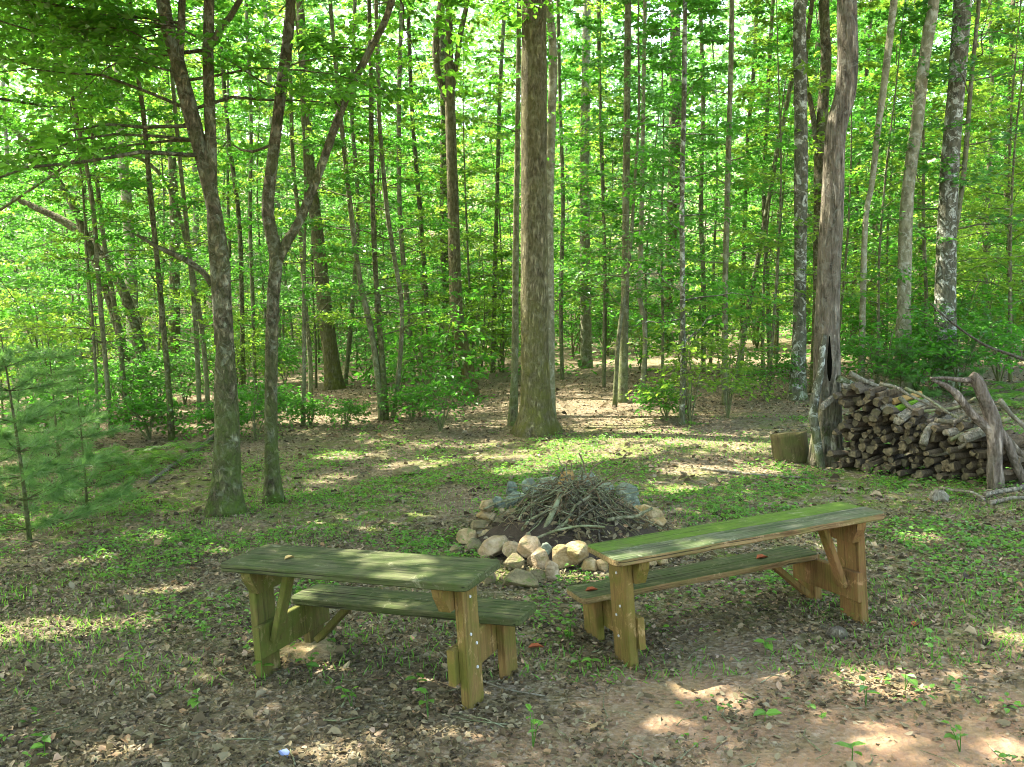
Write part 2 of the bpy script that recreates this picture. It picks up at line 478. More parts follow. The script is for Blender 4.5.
# ------------------------------------------------------------------ ground sheet
def axis(lo, a, b, hi, fine, grow=1.16):
    mid = list(np.arange(a, b, fine))
    up = []; s = fine; x = b
    while x < hi: up.append(x); s *= grow; x += s
    up.append(hi)
    dn = []; s = fine; x = a
    while x > lo: s *= grow; x -= s; dn.append(max(x, lo))
    return np.array(dn[::-1] + mid + up)


xs = axis(-400, -8, 9, 400, .075); ys = axis(-80, 2.6, 15, 420, .07)
GX, GY = np.meshgrid(xs, ys)
GZ = grounds(GX, GY).reshape(GX.shape)
nx, ny = len(xs), len(ys)
idx = np.arange(nx * ny).reshape(ny, nx)
q = np.stack([idx[:-1, :-1], idx[:-1, 1:], idx[1:, 1:], idx[1:, :-1]], -1).reshape(-1, 4)
g = link('ground', mesh_np('ground', np.stack([GX, GY, GZ], -1), [q], M['ground']))
tag(g, 'leaf strewn forest floor with bare reddish clay and mossy patches', None, None, 'structure')

# ------------------------------------------------------------------ sun-patch carving
PATCH = []     # (x, y, rx, ry, keep) ellipses on the ground where the canopy has a gap


def patch_px(px, py, wx, wy):
    p = hit(px, py)
    a = hit(px + wx, py); b = hit(px, py - wy)
    PATCH.append((p[0], p[1], abs(a[0] - p[0]), abs(b[1] - p[1]), 0))


for a in [(540, 575, 95, 7), (40, 632, 70, 14), (125, 622, 30, 8), (600, 452, 70, 7), (520, 470, 40, 4), (455, 445, 60, 6),
          (705, 690, 38, 10), (735, 702, 22, 6), (855, 678, 40, 8), (905, 690, 30, 7), (1010, 640, 25, 9), (340, 752, 45, 12), (120, 750, 40, 10), (665, 722, 16, 5),
          (1000, 745, 30, 8), (880, 745, 22, 5), (640, 435, 60, 8), (690, 360, 90, 6), (330, 420, 50, 6), (990, 362, 40, 10),
          (600, 405, 60, 7), (690, 470, 40, 5), (560, 460, 50, 6), (500, 455, 40, 5), (700, 440, 50, 6), (760, 470, 30, 4), (420, 465, 40, 5), (350, 455, 40, 5), (330, 480, 25, 4), (400, 440, 50, 5), (480, 425, 40, 5), (610, 425, 50, 6), (560, 445, 30, 5), (920, 540, 25, 6), (680, 490, 25, 4), (160, 590, 40, 5), (90, 560, 25, 4), (145, 540, 30, 5), (215, 552, 12, 4), (120, 420, 60, 8)]:
    patch_px(*a)


def carve(P):
    """mask of leaves to keep"""
    Q = P.copy()
    for _ in range(2):
        zg = ground_base(Q[:, 0], Q[:, 1])
        Q = P - SDIR[None] * ((P[:, 2] - zg) / SDIR[2])[:, None]
    keep = np.ones(len(P), bool)
    for (x, y, rx, ry, k) in PATCH:
        e = ((Q[:, 0] - x) / (rx * .9 + .06)) ** 2 + ((Q[:, 1] - y) / (ry * .9 + .06)) ** 2
        keep &= ~(e < 1)
    for (T3, rad) in LIT:
        D = P - T3; tt = D @ SDIR
        keep &= ~((tt > .25) & (((D - tt[:, None] * SDIR) ** 2).sum(1) < (rad + .10) ** 2))
    return keep


LIT = []      # places on trunks and bench that a gap in the leaves lets the sun reach
for (px_, py_, pb_, dx_, r_) in [(519, 250, (535, 432), -.25, .16), (519, 300, (535, 432), -.25, .22), (519, 335, (535, 432), -.25, .2), (518, 375, (535, 432), -.25, .22),
                                 (521, 130, (535, 432), -.2, .15), (519, 200, (535, 432), -.25, .14), (548, 250, (549, 416), 0, .13), (548, 320, (549, 416), 0, .14),
                                 (210, 200, (226, 513), 0, .15), (215, 300, (226, 513), 0, .12), (268, 215, (274, 502), 0, .12), (833, 200, (826, 464), 0, .2), (818, 425, (826, 464), -.2, .15), (845, 60, (826, 464), 0, .2),
                                 (905, 220, (903, 352), 0, .2), (912, 130, (903, 352), 0, .22), (306, 300, (311, 412), 0, .15), (514, 330, (513, 426), 0, .1)]:
    LIT.append((at(px_, py_, hit(*pb_)[1]), r_))
for k_ in range(7):
    LIT.append((at(372 + 9 * k_, 563 - 1.6 * k_, 4.95), .045))
    LIT.append((at(372 + 5 * k_, 577, 4.62), .03))
for px_, py_, Y_ in [(292, 588, 5.45), (300, 585, 5.5), (388, 596, 5.2), (690, 537, 5.3)]:
    LIT.append((at(px_, py_, Y_), .05))


# ------------------------------------------------------------------ tree building
def crown_geo(stem, rads, z0, z1, Rad, nb, nl, leaf, rg, bias=None, shape='spray', wood=None, up=(.1, .5), flat=.05, fine=True, carve_on=True, origin=None, blen=None, lfn=None):
    """returns leaves V,F,attr in the stem's coordinates; adds twigs to `wood`"""
    zs = stem[:, 2]
    Ps, Ax, No, Ls = [], [], [], []
    ga = rg.uniform(0, 6.28)
    for b in range(nb):
        u = (b + rg.uniform(.0, 1)) / nb
        z = z0 + (z1 - z0) * u
        k = np.argmin(np.abs(zs - z)); p0 = stem[k]
        ga += 2.4 + rg.normal(0, .35)
        a = ga
        if bias is not None and rg.random() < bias[1]:
            a = bias[0] + rg.normal(0, .5)
        prof = (1 - (u - .35) ** 2 * 1.7) if shape == 'crown' else (1.05 - .75 * u)
        L = Rad * max(.25, prof) * rg.uniform(.65, 1.15)
        el = rg.uniform(*up) * (1 if shape == 'spray' else (1.0 + u))
        d = np.array([math.cos(a) * math.cos(el), math.sin(a) * math.cos(el), math.sin(el)])
        ts = np.linspace(0, 1, 6)[:, None]
        br = p0 + d * L * ts + np.array([0, 0, -1]) * (.20 * L * ts ** 2) + np.cumsum(rg.normal(0, .025 * L, (6, 3)), 0) * (ts > 0)
        if wood is not None:
            r0 = min(rads[k] * .4, .005 + L * .007)
            tube(wood, br, np.linspace(r0, .003, 6), 4, cap=False)
        side = np.array([-math.sin(a), math.cos(a), 0])
        nt = max(4, int(5 + L * 3.2)); per = max(3, int(nl / (nb * nt)))
        for kk in range(nt):
            t_ = .18 + .82 * (kk + rg.uniform(0, 1)) / nt
            i = min(4, int(t_ * 5)); pb = br[i] + (br[i + 1] - br[i]) * (t_ * 5 - i)
            sg = 1 if kk % 2 else -1
            td = nrm(d * rg.uniform(.4, 1.1) + side * sg * rg.uniform(.6, 1.2) + np.array([0, 0, rg.normal(-.02, .16)]))
            tl = L * rg.uniform(.2, .42) * (1.15 - .6 * t_) + leaf
            m = per
            s = rg.uniform(.12, 1.0, m)[:, None]
            P = pb + td * tl * s + rg.normal(0, flat * L * .4 + .015, (m, 3)) * np.array([1, 1, .7])
            la = np.where(np.arange(m) % 2, 1, -1)[:, None] * np.cross([0, 0, 1], td)[None] * .8 + td[None] * .7 + rg.normal(0, .35, (m, 3)) + np.array([0, 0, -.22])
            no = np.array([0, 0, 1.0])[None] + rg.normal(0, .42, (m, 3))
            Ps.append(P); Ax.append(la); No.append(no); Ls.append(leaf * rg.uniform(.6, 1.25, m))
    P = np.concatenate(Ps); A = np.concatenate(Ax); N = np.concatenate(No); L = np.concatenate(Ls)
    keep = np.ones(len(P), bool)
    if lfn is not None: keep &= lfn(P)
    if carve_on and origin is not None: keep &= carve(P + (origin if origin is not None else 0))
    P, A, N, L = P[keep], A[keep], N[keep], L[keep]
    if len(P) == 0: P = np.array([[0, 0, 3.]]); A = np.array([[1., 0, 0]]); N = np.array([[0., 0, 1]]); L = np.array([leaf])
    V, Fq, k = leaves_geo(P, A, N, L, L * .58, .22, fine)
    at_ = np.repeat(np.clip(rg.normal(.5, .22, len(P)), 0, 1), k)
    return V, Fq, at_


def px_stem(pts, Y, top, lean=0.0, step=.12, zbase=None):
    """pixel path (px,py,width px) on the upright plane at distance Y -> points/radii ; extends to height top"""
    P = []; Rr = []
    for (px, py, w) in pts:
        p = at(px, py, Y)
        if lean:
            yy = Y + lean * max(0, p[2]); p = at(px, py, yy)
        P.append(p); Rr.append(w / 2 / F * p[1])
    P = np.array(P); Rr = np.array(Rr)
    if top is not None and P[-1][2] < top:
        d = P[-1] - P[-2]; d = d / np.linalg.norm(d); d = nrm(d * .6 + np.array([0, 0, .6]))
        ln = (top - P[-1][2]) / max(.4, d[2])
        for k in (1, 2, 3):
            P = np.vstack([P, P[-1] + d * ln / 3]); Rr = np.append(Rr, max(.012, Rr[-1] * .62))
    return P, Rr


def crown_mesh(Vs, Fs, As, m):
    o = sorted(range(len(Fs)), key=lambda i: Fs[i].shape[1])      # triangles first, then quads
    ks = sorted({Fs[i].shape[1] for i in o})
    F = [np.concatenate([Fs[i] for i in o if Fs[i].shape[1] == k]) for k in ks]
    return mesh_np('crown', np.concatenate(Vs), F, m, False, np.concatenate([As[i] for i in o]))


def px_tree(name, label, cat, pts, top, barkm, crown=None, stems=(), lean=0.0, sides=12, amp=.05, flute=.25, leafm='leaf', group=None, seed=1, dead=(), Y=None, freq=5.0):
    rg = np.random.default_rng(seed)
    b = hit(pts[0][0], pts[0][1])
    Y = b[1] if Y is None else Y
    base = np.array([b[0], Y, ground(b[0], Y)])
    P, Rr = px_stem(pts, Y, top, lean)
    P[0] = [base[0], base[1], base[2] - .06]
    mb = MB()
    Sp, Sr = smooth_path(P - base, Rr, .14)
    tube(mb, Sp, Sr, sides, amp, freq, seed, flute)
    allst = [(Sp, Sr)]
    for st, tp in stems:
        P2, R2 = px_stem(st, Y, tp, lean)
        s2, r2 = smooth_path(P2 - base, R2, .14)
        tube(mb, s2, r2, sides, amp, freq, seed + 3, 0)
        allst.append((s2, r2))
    for st in dead:
        P2, R2 = px_stem(st, Y, None, lean)
        s2, r2 = smooth_path(P2 - base, R2, .14)
        tube(mb, s2, r2, 6, .1, 9, seed + 4, 0)
    root = empty(name, base); tag(root, label, cat, group)
    Vs, Fs, As, off = [], [], [], 0
    if crown:
        crs = crown if isinstance(crown, list) else [crown]
        for c in crs:
            c = dict(c); which = c.pop('stem', None)
            use = allst if which is None else [allst[which]]
            for (s2, r2) in use:
                cc = dict(c)
                cc['nb'] = max(3, int(cc['nb'] / len(use))); cc['nl'] = int(cc['nl'] / len(use))
                V, Fq, a = crown_geo(s2, r2, rg=rg, wood=mb, origin=base, **cc)
                Vs.append(V); Fs.append(Fq + off); As.append(a); off += len(V)
    link('trunk', mb.mesh('trunk', M[barkm]), root)
    if Vs:
        link('crown', crown_mesh(Vs, Fs, As, M[leafm]), root)
    return root


def canopy(z0=8.0, z1=17.0, Rad=4.0, nb=26, nl=6500, leaf=.17, **k):
    return dict(z0=z0, z1=z1, Rad=Rad * 1.15, nb=int(nb * 1.5), nl=int(nl * 3.2), leaf=leaf * .95, shape='crown', carve_on=True, fine=False, **k)


def sprays(z0=1.6, z1=8.0, Rad=1.5, nb=22, nl=2600, leaf=.105, **k):
    return dict(z0=z0, z1=z1, Rad=Rad, nb=nb, nl=nl, leaf=leaf, **k)

# ------------------------------------------------------------------ the trees one can tell apart
T = px_tree
T('forest_tree', 'thickest straight trunk in the middle, ridged grey bark, moss at its flared foot', 'tree',
  [(536, 434, 37), (535.5, 412, 31), (535, 380, 29), (534.5, 300, 27.5), (534, 150, 25.5), (534, 0, 24)], 19, 'bark_big',
  canopy(8.5, 18, 4.5, 30, 8000), sides=28, amp=.035, flute=.45, seed=2, freq=3.5, leafm='canopy_leaf')
T('forest_tree', 'slim trunk standing right behind the thick middle trunk, half hidden by it', 'tree',
  [(549, 416, 13), (549, 300, 11), (549, 200, 9), (553, 60, 8), (549, 0, 7)], 15, 'bark_pale', canopy(8, 14, 2.6, 16, 2200), sides=10, seed=3, leafm='canopy_leaf')
T('sapling', 'thin sapling touching the left side of the thick middle trunk', 'sapling',
  [(513, 426, 9), (515, 350, 7), (516, 230, 6), (518, 100, 5), (519, 0, 4)], 9, 'bark_twig', sprays(4.0, 8.5, 1.2, 16, 1000), sides=8, seed=4)
T('forest_tree', 'left twin stemmed tree, pale smooth stem fused to a dark rough forking one', 'tree',
  [(226, 513, 31), (227, 480, 26), (228, 430, 24), (226, 390, 22), (225, 340, 17), (224, 300, 15), (221, 250, 14), (206, 172, 15), (190, 110, 15), (172, 40, 14), (163, 0, 13)], 13, 'bark_dark',
  [canopy(5.2, 12.5, 4.4, 32, 8000, .15, bias=(R(175), .55)), dict(z0=3.9, z1=5.6, Rad=2.9, nb=12, nl=1900, leaf=.115, up=(-.05, .3), bias=(R(190), .8), stem=0)],
  stems=[([(221, 345, 13), (217, 280, 12), (213, 230, 11), (211, 150, 10.5), (208, 50, 11), (209, 0, 10)], 13),
         ([(187, 95, 8), (180, 60, 8), (182, 0, 7)], 11), ([(212, 45, 6), (222, 25, 6), (240, 0, 5)], 9)],
  dead=[[(212, 285, 7), (203, 272, 6), (186, 260, 5.5), (160, 248, 4.5), (137, 235, 3)]], sides=18, amp=.07, flute=.35, seed=5, leafm='canopy_leaf')
T('forest_tree', 'mossy left tree forking in a wide V above head height', 'tree',
  [(274, 502, 19), (272, 470, 14), (271, 400, 12.5), (273, 300, 12.5), (276, 258, 14), (268, 215, 12), (270, 180, 11.5), (280, 100, 11), (291, 0, 10)], 12, 'bark_dark',
  [canopy(5.7, 11.5, 3.9, 30, 6800, .15), dict(z0=4.2, z1=5.6, Rad=2.0, nb=7, nl=700, leaf=.11)],
  stems=[([(277, 262, 11), (288, 240, 10), (300, 220, 9), (320, 170, 8.5), (345, 100, 8), (370, 50, 7), (392, 0, 6.5)], 10)], sides=14, amp=.06, flute=.3, seed=6, leafm='canopy_leaf')
T('forest_tree', 'straight brown trunk leaning slightly left behind the V forked tree', 'tree',
  [(334, 389, 20), (332, 365, 16), (325, 310, 15), (318, 240, 12.5), (308, 150, 10), (303, 60, 9), (300, 0, 8)], 20, 'bark_big', canopy(10, 19, 4, 22, 4000, .2), sides=14, amp=.03, seed=7, leafm='canopy_leaf')
T('forest_tree', 'brown trunk left of the middle that forks into three near the top of view', 'tree',
  [(472, 396, 15), (468, 370, 13), (462, 345, 13), (456, 300, 13), (453, 200, 11), (450, 100, 10), (449, 50, 8), (449, 0, 7)], 16, 'bark_big', canopy(10, 15, 3.2, 18, 2600, .17),
  stems=[([(450, 105, 7), (438, 75, 7), (436, 40, 7), (441, 0, 6)], 15), ([(451, 95, 6), (457, 60, 5), (460, 35, 5), (467, 0, 5)], 15)], sides=12, amp=.04, seed=8, leafm='canopy_leaf')
T('forest_tree', 'darker trunk pressed behind the left side of the three forked one', 'tree',
  [(450, 372, 11), (448, 330, 10), (444, 220, 8.5), (444, 120, 7), (441, 0, 6)], 16, 'bark_dark', canopy(11, 15, 2.5, 12, 1500, .18), seed=9, leafm='canopy_leaf')
T('forest_tree', 'distant straight grey trunk just right of the thick middle one', 'tree',
  [(586, 368, 12), (586, 330, 11), (585, 250, 10.5), (585, 130, 9), (587, 0, 7.5)], 22, 'bark_pale', canopy(14, 21, 4, 18, 2600, .22), seed=10, leafm='canopy_leaf')
T('forest_tree', 'straight slim trunk with clear base on sunlit litter right of the middle', 'tree',
  [(622, 402, 11), (623, 380, 9), (625, 300, 8), (626, 200, 7), (628, 0, 6.5)], 17, 'bark_twig', canopy(10, 16, 2.6, 16, 2000, .17), sides=10, seed=12, leafm='canopy_leaf')
T('sapling', 'pale wiggly sapling right of the straight slim trunk', 'sapling',
  [(642, 392, 4.5), (645, 345, 4.5), (644, 320, 5), (639, 290, 5), (641, 240, 4.5), (643, 120, 4), (645, 0, 4)], 11, 'bark_pale', sprays(1.8, 10, 1.6, 24, 2400, .10), sides=8, seed=13)
T('sapling', 'upright spotted sapling rising straight from the green ground cover right of centre', 'sapling',
  [(682, 425, 6), (683, 350, 5.5), (682, 200, 5), (684, 100, 5), (685, 0, 4.5)], 10, 'bark_lichen', sprays(1.2, 9, 1.5, 28, 2800, .10), sides=8, seed=14)
T('forest_tree', 'dark double trunk in the distance behind the upright spotted sapling', 'tree',
  [(667, 352, 10), (668, 300, 9.5), (672, 170, 8), (674, 0, 7)], 18, 'bark_dark', canopy(11, 17, 3, 14, 1800, .2),
  stems=[([(668, 300, 6), (677, 200, 6), (679, 100, 5), (677, 0, 5)], 16)], seed=15, leafm='canopy_leaf')
T('sapling', 'tall thin sapling with knobby bark near the centre right', 'sapling',
  [(725, 405, 6), (725, 300, 6), (728, 170, 5.5), (731, 60, 5), (732, 0, 5)], 11, 'bark_twig', sprays(1.2, 10, 1.5, 28, 2800, .10), sides=8, seed=16)
T('sapling', 'sapling leaning far right between the knobby one and the dark twin trunks', 'sapling',
  [(738, 378, 6), (741, 350, 5.5), (748, 310, 5.5), (761, 242, 5), (776, 160, 4.5), (792, 78, 4.5), (806, 0, 4)], 11, 'bark_twig', sprays(1.6, 9, 1.4, 22, 2100, .10), sides=8, seed=17)
T('sapling', 'dark upright sapling just left of the far leaning one', 'sapling',
  [(741, 365, 5), (743, 290, 4.5), (747, 150, 4), (753, 80, 4), (757, 0, 4)], 11, 'bark_dark', sprays(1.6, 10, 1.4, 22, 2100, .10), sides=8, seed=18)
T('forest_tree', 'tall grey trunk left of the shaggy curved tree by the woodpile', 'tree',
  [(797, 400, 18), (798, 375, 15), (800, 290, 12), (801, 150, 13), (800, 60, 12.5), (800, 0, 12)], 19, 'bark_lichen', canopy(9.5, 18, 3.6, 22, 4200), sides=14, seed=19, leafm='canopy_leaf')
T('forest_tree', 'dark forking trunk half hidden behind the shaggy curved tree', 'tree',
  [(816, 392, 13), (819, 300, 12), (820, 180, 12), (822, 120, 11), (826, 60, 10), (824, 0, 10)], 18, 'bark_dark', canopy(10, 17, 3, 16, 2200),
  stems=[([(820, 170, 6), (812, 110, 5), (805, 70, 5), (812, 0, 4)], 14)], sides=12, seed=20, leafm='canopy_leaf')
nt_ = T('forest_tree', 'shaggy barked curved tree at the left end of the woodpile, hollow slit low on it', 'tree',
  [(826, 464, 33), (827, 430, 29), (827, 380, 26), (827, 320, 24), (830, 250, 22.5), (833, 190, 21), (836, 130, 20), (845, 95, 19.5), (848, 50, 19.5), (847, 0, 19)], 15, 'bark_plate',
  canopy(7, 14.5, 3.8, 26, 6000, .15), sides=22, amp=.05, flute=.2, seed=21, leafm='canopy_leaf')
T('forest_tree', 'pale grey leaning trunk with a bend right of the shaggy curved tree', 'tree',
  [(903, 393, 16), (904, 300, 13.5), (906, 219, 12.5), (911, 164, 12), (917, 125, 11.5), (923, 70, 11), (930, 25, 11), (934, 0, 10)], 16, 'bark_pale', canopy(9, 15, 3.2, 18, 3000), sides=12, seed=22, leafm='canopy_leaf')
T('forest_tree', 'lichen spotted thick trunk standing behind the right half of the woodpile', 'tree',
  [(945, 390, 24), (945, 300, 20), (948, 200, 18), (952, 140, 17), (957, 80, 16), (963, 0, 17)], 17, 'bark_lichen', canopy(7.5, 16, 3.8, 24, 5000, .15), sides=18, seed=23, leafm='canopy_leaf')
T('sapling', 'pale thin trunk leaning right between the shaggy and the pale bent trunks', 'sapling',
  [(861, 398, 7), (865, 231, 5.5), (872, 184, 5.5), (878, 129, 6), (884, 86, 7), (893, 10, 7), (894, 0, 7)], 14, 'bark_pale', canopy(8, 13, 2.2, 14, 1600, .14), sides=9, seed=24)
# left side
T('forest_tree', 'dark trunk leaning steeply left behind the twin stemmed tree', 'tree',
  [(150, 408, 11), (134, 322, 10), (110, 265, 9.5), (88, 240, 8.5), (65, 222, 8), (30, 205, 6), (0, 192, 5)], None, 'bark_dark', dict(z0=3.2, z1=6, Rad=1.8, nb=10, nl=900, leaf=.13), sides=10, seed=25, lean=.2)
T('forest_tree', 'leaning dark trunk rising to the left at the edge of the pine', 'tree',
  [(136, 415, 9), (120, 335, 8), (95, 260, 7.5), (70, 200, 7), (35, 150, 6), (0, 115, 5)], 10, 'bark_dark', sprays(4, 9, 1.8, 14, 1300, .12), sides=9, seed=26)
T('sapling', 'thin stem arching over to the left in a wide hoop', 'sapling',
  [(209, 420, 5), (203, 340, 5), (190, 260, 4.5), (176, 205, 4.2), (163, 178, 4), (143, 160, 3.6), (115, 153, 3.4), (80, 158, 3.2), (45, 180, 3), (0, 210, 2.6)], None, 'bark_twig', dict(z0=3.0, z1=5.5, Rad=1.0, nb=8, nl=500, leaf=.1), sides=7, seed=27, flute=.1)
LS = [  # left and middle saplings : path, label
 ([(172, 440, 7), (168, 380, 6), (160, 290, 5.5), (151, 200, 5.5), (144, 120, 5), (136, 60, 4), (130, 0, 4)], 'sapling with a slight left lean midway between the pine and the twin stemmed tree'),
 ([(112, 438, 5), (107, 380, 5), (100, 300, 5), (92, 200, 4.5), (75, 110, 4), (60, 30, 4)], 'sapling leaning left that rises just right of the pine boughs'),
 ([(98, 410, 4), (92, 330, 4), (86, 240, 4), (83, 150, 4), (80, 40, 3.5)], 'straight dark sapling standing behind the pine boughs'),
 ([(58, 360, 4.5), (54, 280, 4.5), (50, 190, 4), (49, 90, 4), (46, 0, 4)], 'slim upright stem above the top of the pine'),
 ([(20, 350, 4), (16, 280, 4), (10, 210, 4), (4, 100, 3.5), (0, 40, 3.5)], 'thin stem at the extreme left edge of the view'),
 ([(200, 425, 5), (196, 330, 5), (188, 240, 4.5), (176, 120, 4), (168, 20, 4)], 'thin sapling directly behind the left edge of the twin stemmed tree'),
 ([(243, 400, 5), (242, 310, 4.5), (239, 220, 4.5), (229, 140, 4), (222, 60, 4)], 'thin sapling between the twin stemmed and the V forked trees'),
 ([(311, 412, 5), (310, 360, 4.5), (305, 300, 4.5), (300, 230, 4.5), (293, 160, 4), (290, 60, 4), (288, 0, 3.5)], 'pale stemmed sapling just left of the straight brown leaning trunk'),
 ([(383, 420, 8), (379, 385, 7), (372, 335, 6), (360, 280, 5.5), (353, 230, 5), (342, 130, 4.5), (330, 0, 4)], 'leaning sapling in the trio left of the leafy sunlit shrub, tilting most'),
 ([(386, 420, 7), (383, 370, 6), (376, 280, 5), (372, 180, 5), (371, 80, 4.5), (369, 0, 4)], 'middle sapling of the trio left of the leafy sunlit shrub'),
 ([(392, 418, 5), (398, 380, 5), (402, 310, 4.5), (393, 250, 4.5), (386, 200, 4.5), (379, 110, 4), (376, 0, 4)], 'bent sapling of the trio left of the leafy sunlit shrub'),
 ([(414, 385, 5), (408, 310, 5), (400, 215, 4.5), (399, 100, 4.5), (402, 0, 4)], 'dark sapling between the trio and the three forked trunk'),
 ([(431, 380, 5), (427, 310, 4.5), (420, 210, 4.5), (412, 110, 4), (408, 0, 4)], 'dark sapling leaning left just left of the three forked trunk'),
 ([(493, 372, 5), (494, 300, 4.5), (497, 200, 4), (500, 90, 4), (505, 0, 4)], 'dim sapling in the gap left of the thick middle trunk'),
 ([(562, 380, 4), (561, 300, 4), (563, 200, 4), (560, 100, 3.5), (558, 0, 3.5)], 'dim stem in the gap right of the thick middle trunk'),
 ([(604, 372, 4), (605, 290, 4), (603, 190, 3.5), (600, 90, 3.5), (598, 0, 3.5)], 'dim stem between the distant grey and straight slim trunks'),
 ([(703, 372, 5), (704, 300, 4.5), (701, 210, 4.5), (703, 100, 4), (700, 0, 4)], 'dark stem midway between the spotted and knobby saplings'),
 ([(770, 372, 5), (768, 300, 4.5), (764, 200, 4.5), (768, 90, 4), (773, 0, 4)], 'sapling just left of the tall grey trunk'),
 ([(852, 350, 5), (855, 260, 4.5), (858, 170, 4), (866, 80, 4), (872, 0, 4)], 'thin stem close to the right of the shaggy curved tree'),
 ([(922, 355, 5), (921, 270, 4.5), (919, 190, 4), (914, 90, 4), (916, 0, 4)], 'thin stem between the pale bent and lichen spotted trunks'),
 ([(985, 352, 5), (985, 270, 5), (988, 190, 4.5), (992, 100, 4), (990, 0, 4)], 'slender stem to the right of the lichen spotted thick trunk'),
 ([(1012, 350, 5), (1009, 260, 4.5), (1006, 180, 4.5), (1010, 90, 4), (1013, 0, 4)], 'slender stem nearest the right edge of the view'),
 ([(255, 395, 4), (253, 310, 4), (250, 220, 4), (251, 120, 3.5), (246, 0, 3.5)], 'thin dark stem close to the left side of the V forked tree'),
 ([(345, 385, 4.5), (352, 310, 4.5), (358, 210, 4), (352, 110, 4), (355, 0, 4)], 'thin stem to the right of the straight brown leaning trunk'),
]
for i, (p, lab) in enumerate(LS):
    T('sapling', lab, 'sapling', p, 14 if i == 0 else 10.5, 'bark_twig' if i % 3 else 'bark_dark', [sprays(2.6, 7, 1.5, 14, 1200, .11), canopy(6.8, 13.5, 3.6, 26, 6500, .16)] if i == 0 else sprays(1.5, 10, 1.6, 28, 2800, .10), sides=8, seed=60 + i, leafm=('leaf', 'leaf_warm')[i % 2], group='slim saplings among the trunks', flute=.15)

# dead stems that lean on things
mb = MB()
Yt = hit(826, 464)[1] - .28
P_, R_ = px_stem([(822, 470, 8), (818, 440, 9), (815, 415, 10), (819, 390, 9), (823, 375, 8), (826, 350, 6.5), (829, 335, 4)], Yt, None)
b0 = P_[0].copy(); S_, r_ = smooth_path(P_ - b0, R_, .06); S_[:, 1] += np.clip(S_[:, 2], 0, 2) * .08
tube(mb, S_, r_, 9, .12, 8, 3)
o = link('leaning_deadwood', mb.mesh('leaning_deadwood', M['bark_lichen']), None, b0)
tag(o, 'pale lichened dead stem leaning against the foot of the shaggy curved tree', 'dead stem')
# hollow slit of the shaggy tree : its inner shade painted as a black tube
bN = nt_.location
mb = MB()
yh = bN[1] - .335
Q = [at(829.5, y, yh) for y in (336, 348, 362, 374, 381)]
tube(mb, np.array(Q) - np.array(bN), [.006, .018, .028, .026, .008], 8, .2, 12, 3)
link('hollow', mb.mesh('hollow', M['hollow']), nt_)

# ------------------------------------------------------------------ background saplings and trees, copies of a few
def proto_tree(name, h, r, barkm, crown, leafm, seed):
    rg = np.random.default_rng(seed)
    P = [np.array([0, 0, -.1])]; Rr = [r]
    d = np.array([rg.normal(0, .05), rg.normal(0, .05), 1])
    for k in range(7):
        d = nrm(d + np.array([rg.normal(0, .05), rg.normal(0, .05), .3])); P.append(P[-1] + d * h / 7); Rr.append(r * (1 - .12 * (k + 1)))
    mb = MB(); S, rr = smooth_path(P, Rr, .3); tube(mb, S, rr, 8, .05, 4, seed, .2)
    V, Fq, a = crown_geo(S, rr, rg=rg, wood=mb, **crown)
    root = empty(name, (0, 0, 0))
    link('trunk', mb.mesh('trunk', M[barkm]), root)
    link('crown', mesh_np('crown', V, [Fq], M[leafm], False, a), root)
    return root


protos = []
for k in range(4):
    protos.append(('sapling', proto_tree('sapling', 9 + k, .035 + .006 * k, 'bark_twig', dict(z0=1.3 + .35 * k, z1=8.8 + k, Rad=2.0, nb=34, nl=(4600, 3200, 2600, 3800)[k], leaf=(.105, .145, .175, .125)[k], fine=False), ('leaf', 'leaf_warm', 'leaf', 'leaf_deep')[k], 200 + k)))
for k in range(3):
    protos.append(('forest_tree', proto_tree('forest_tree', 17 + k, .16 + .03 * k, ('bark_dark', 'bark_pale', 'bark_big')[k], dict(z0=5.5 + k, z1=16 + k, Rad=3.4, nb=34, nl=5200, leaf=.21, shape='crown', fine=False), ('leaf', 'leaf_warm', 'leaf')[k], 220 + k)))
rb = random.Random(77)
used = [0] * len(protos); placed = []
cnt = 0
KEEPOUT = [(hit(535, 432)[0], hit(535, 432)[1])]
def bg(px, Y, k, sc, rz):
    x = (px - 512) / F * Y
    z = ground(x, Y)
    name, pr = protos[k]
    lab = ('slender leafy sapling in the dense stand behind the nearer trunks' if name == 'sapling' else 'tall forest tree deep in the background behind the nearer trunks')
    grp = 'background saplings' if name == 'sapling' else 'background forest trees'
    if not used[k]:
        pr.location = (x, Y, z); pr.rotation_euler = (0, 0, rz); pr.scale = (sc, sc, sc); used[k] = 1
        tag(pr, lab, 'sapling' if name == 'sapling' else 'tree', grp)
    else:
        dup(pr, (x, Y, z), rz, sc, lab, 'sapling' if name == 'sapling' else 'tree', grp)
FARSUN = [tuple(hit(*p_)[:2]) for p_ in ((690, 360), (600, 405), (605, 385), (360, 378), (345, 415), (770, 375), (990, 362), (560, 415), (700, 400), (400, 400), (290, 420), (850, 360))]
tries = 0
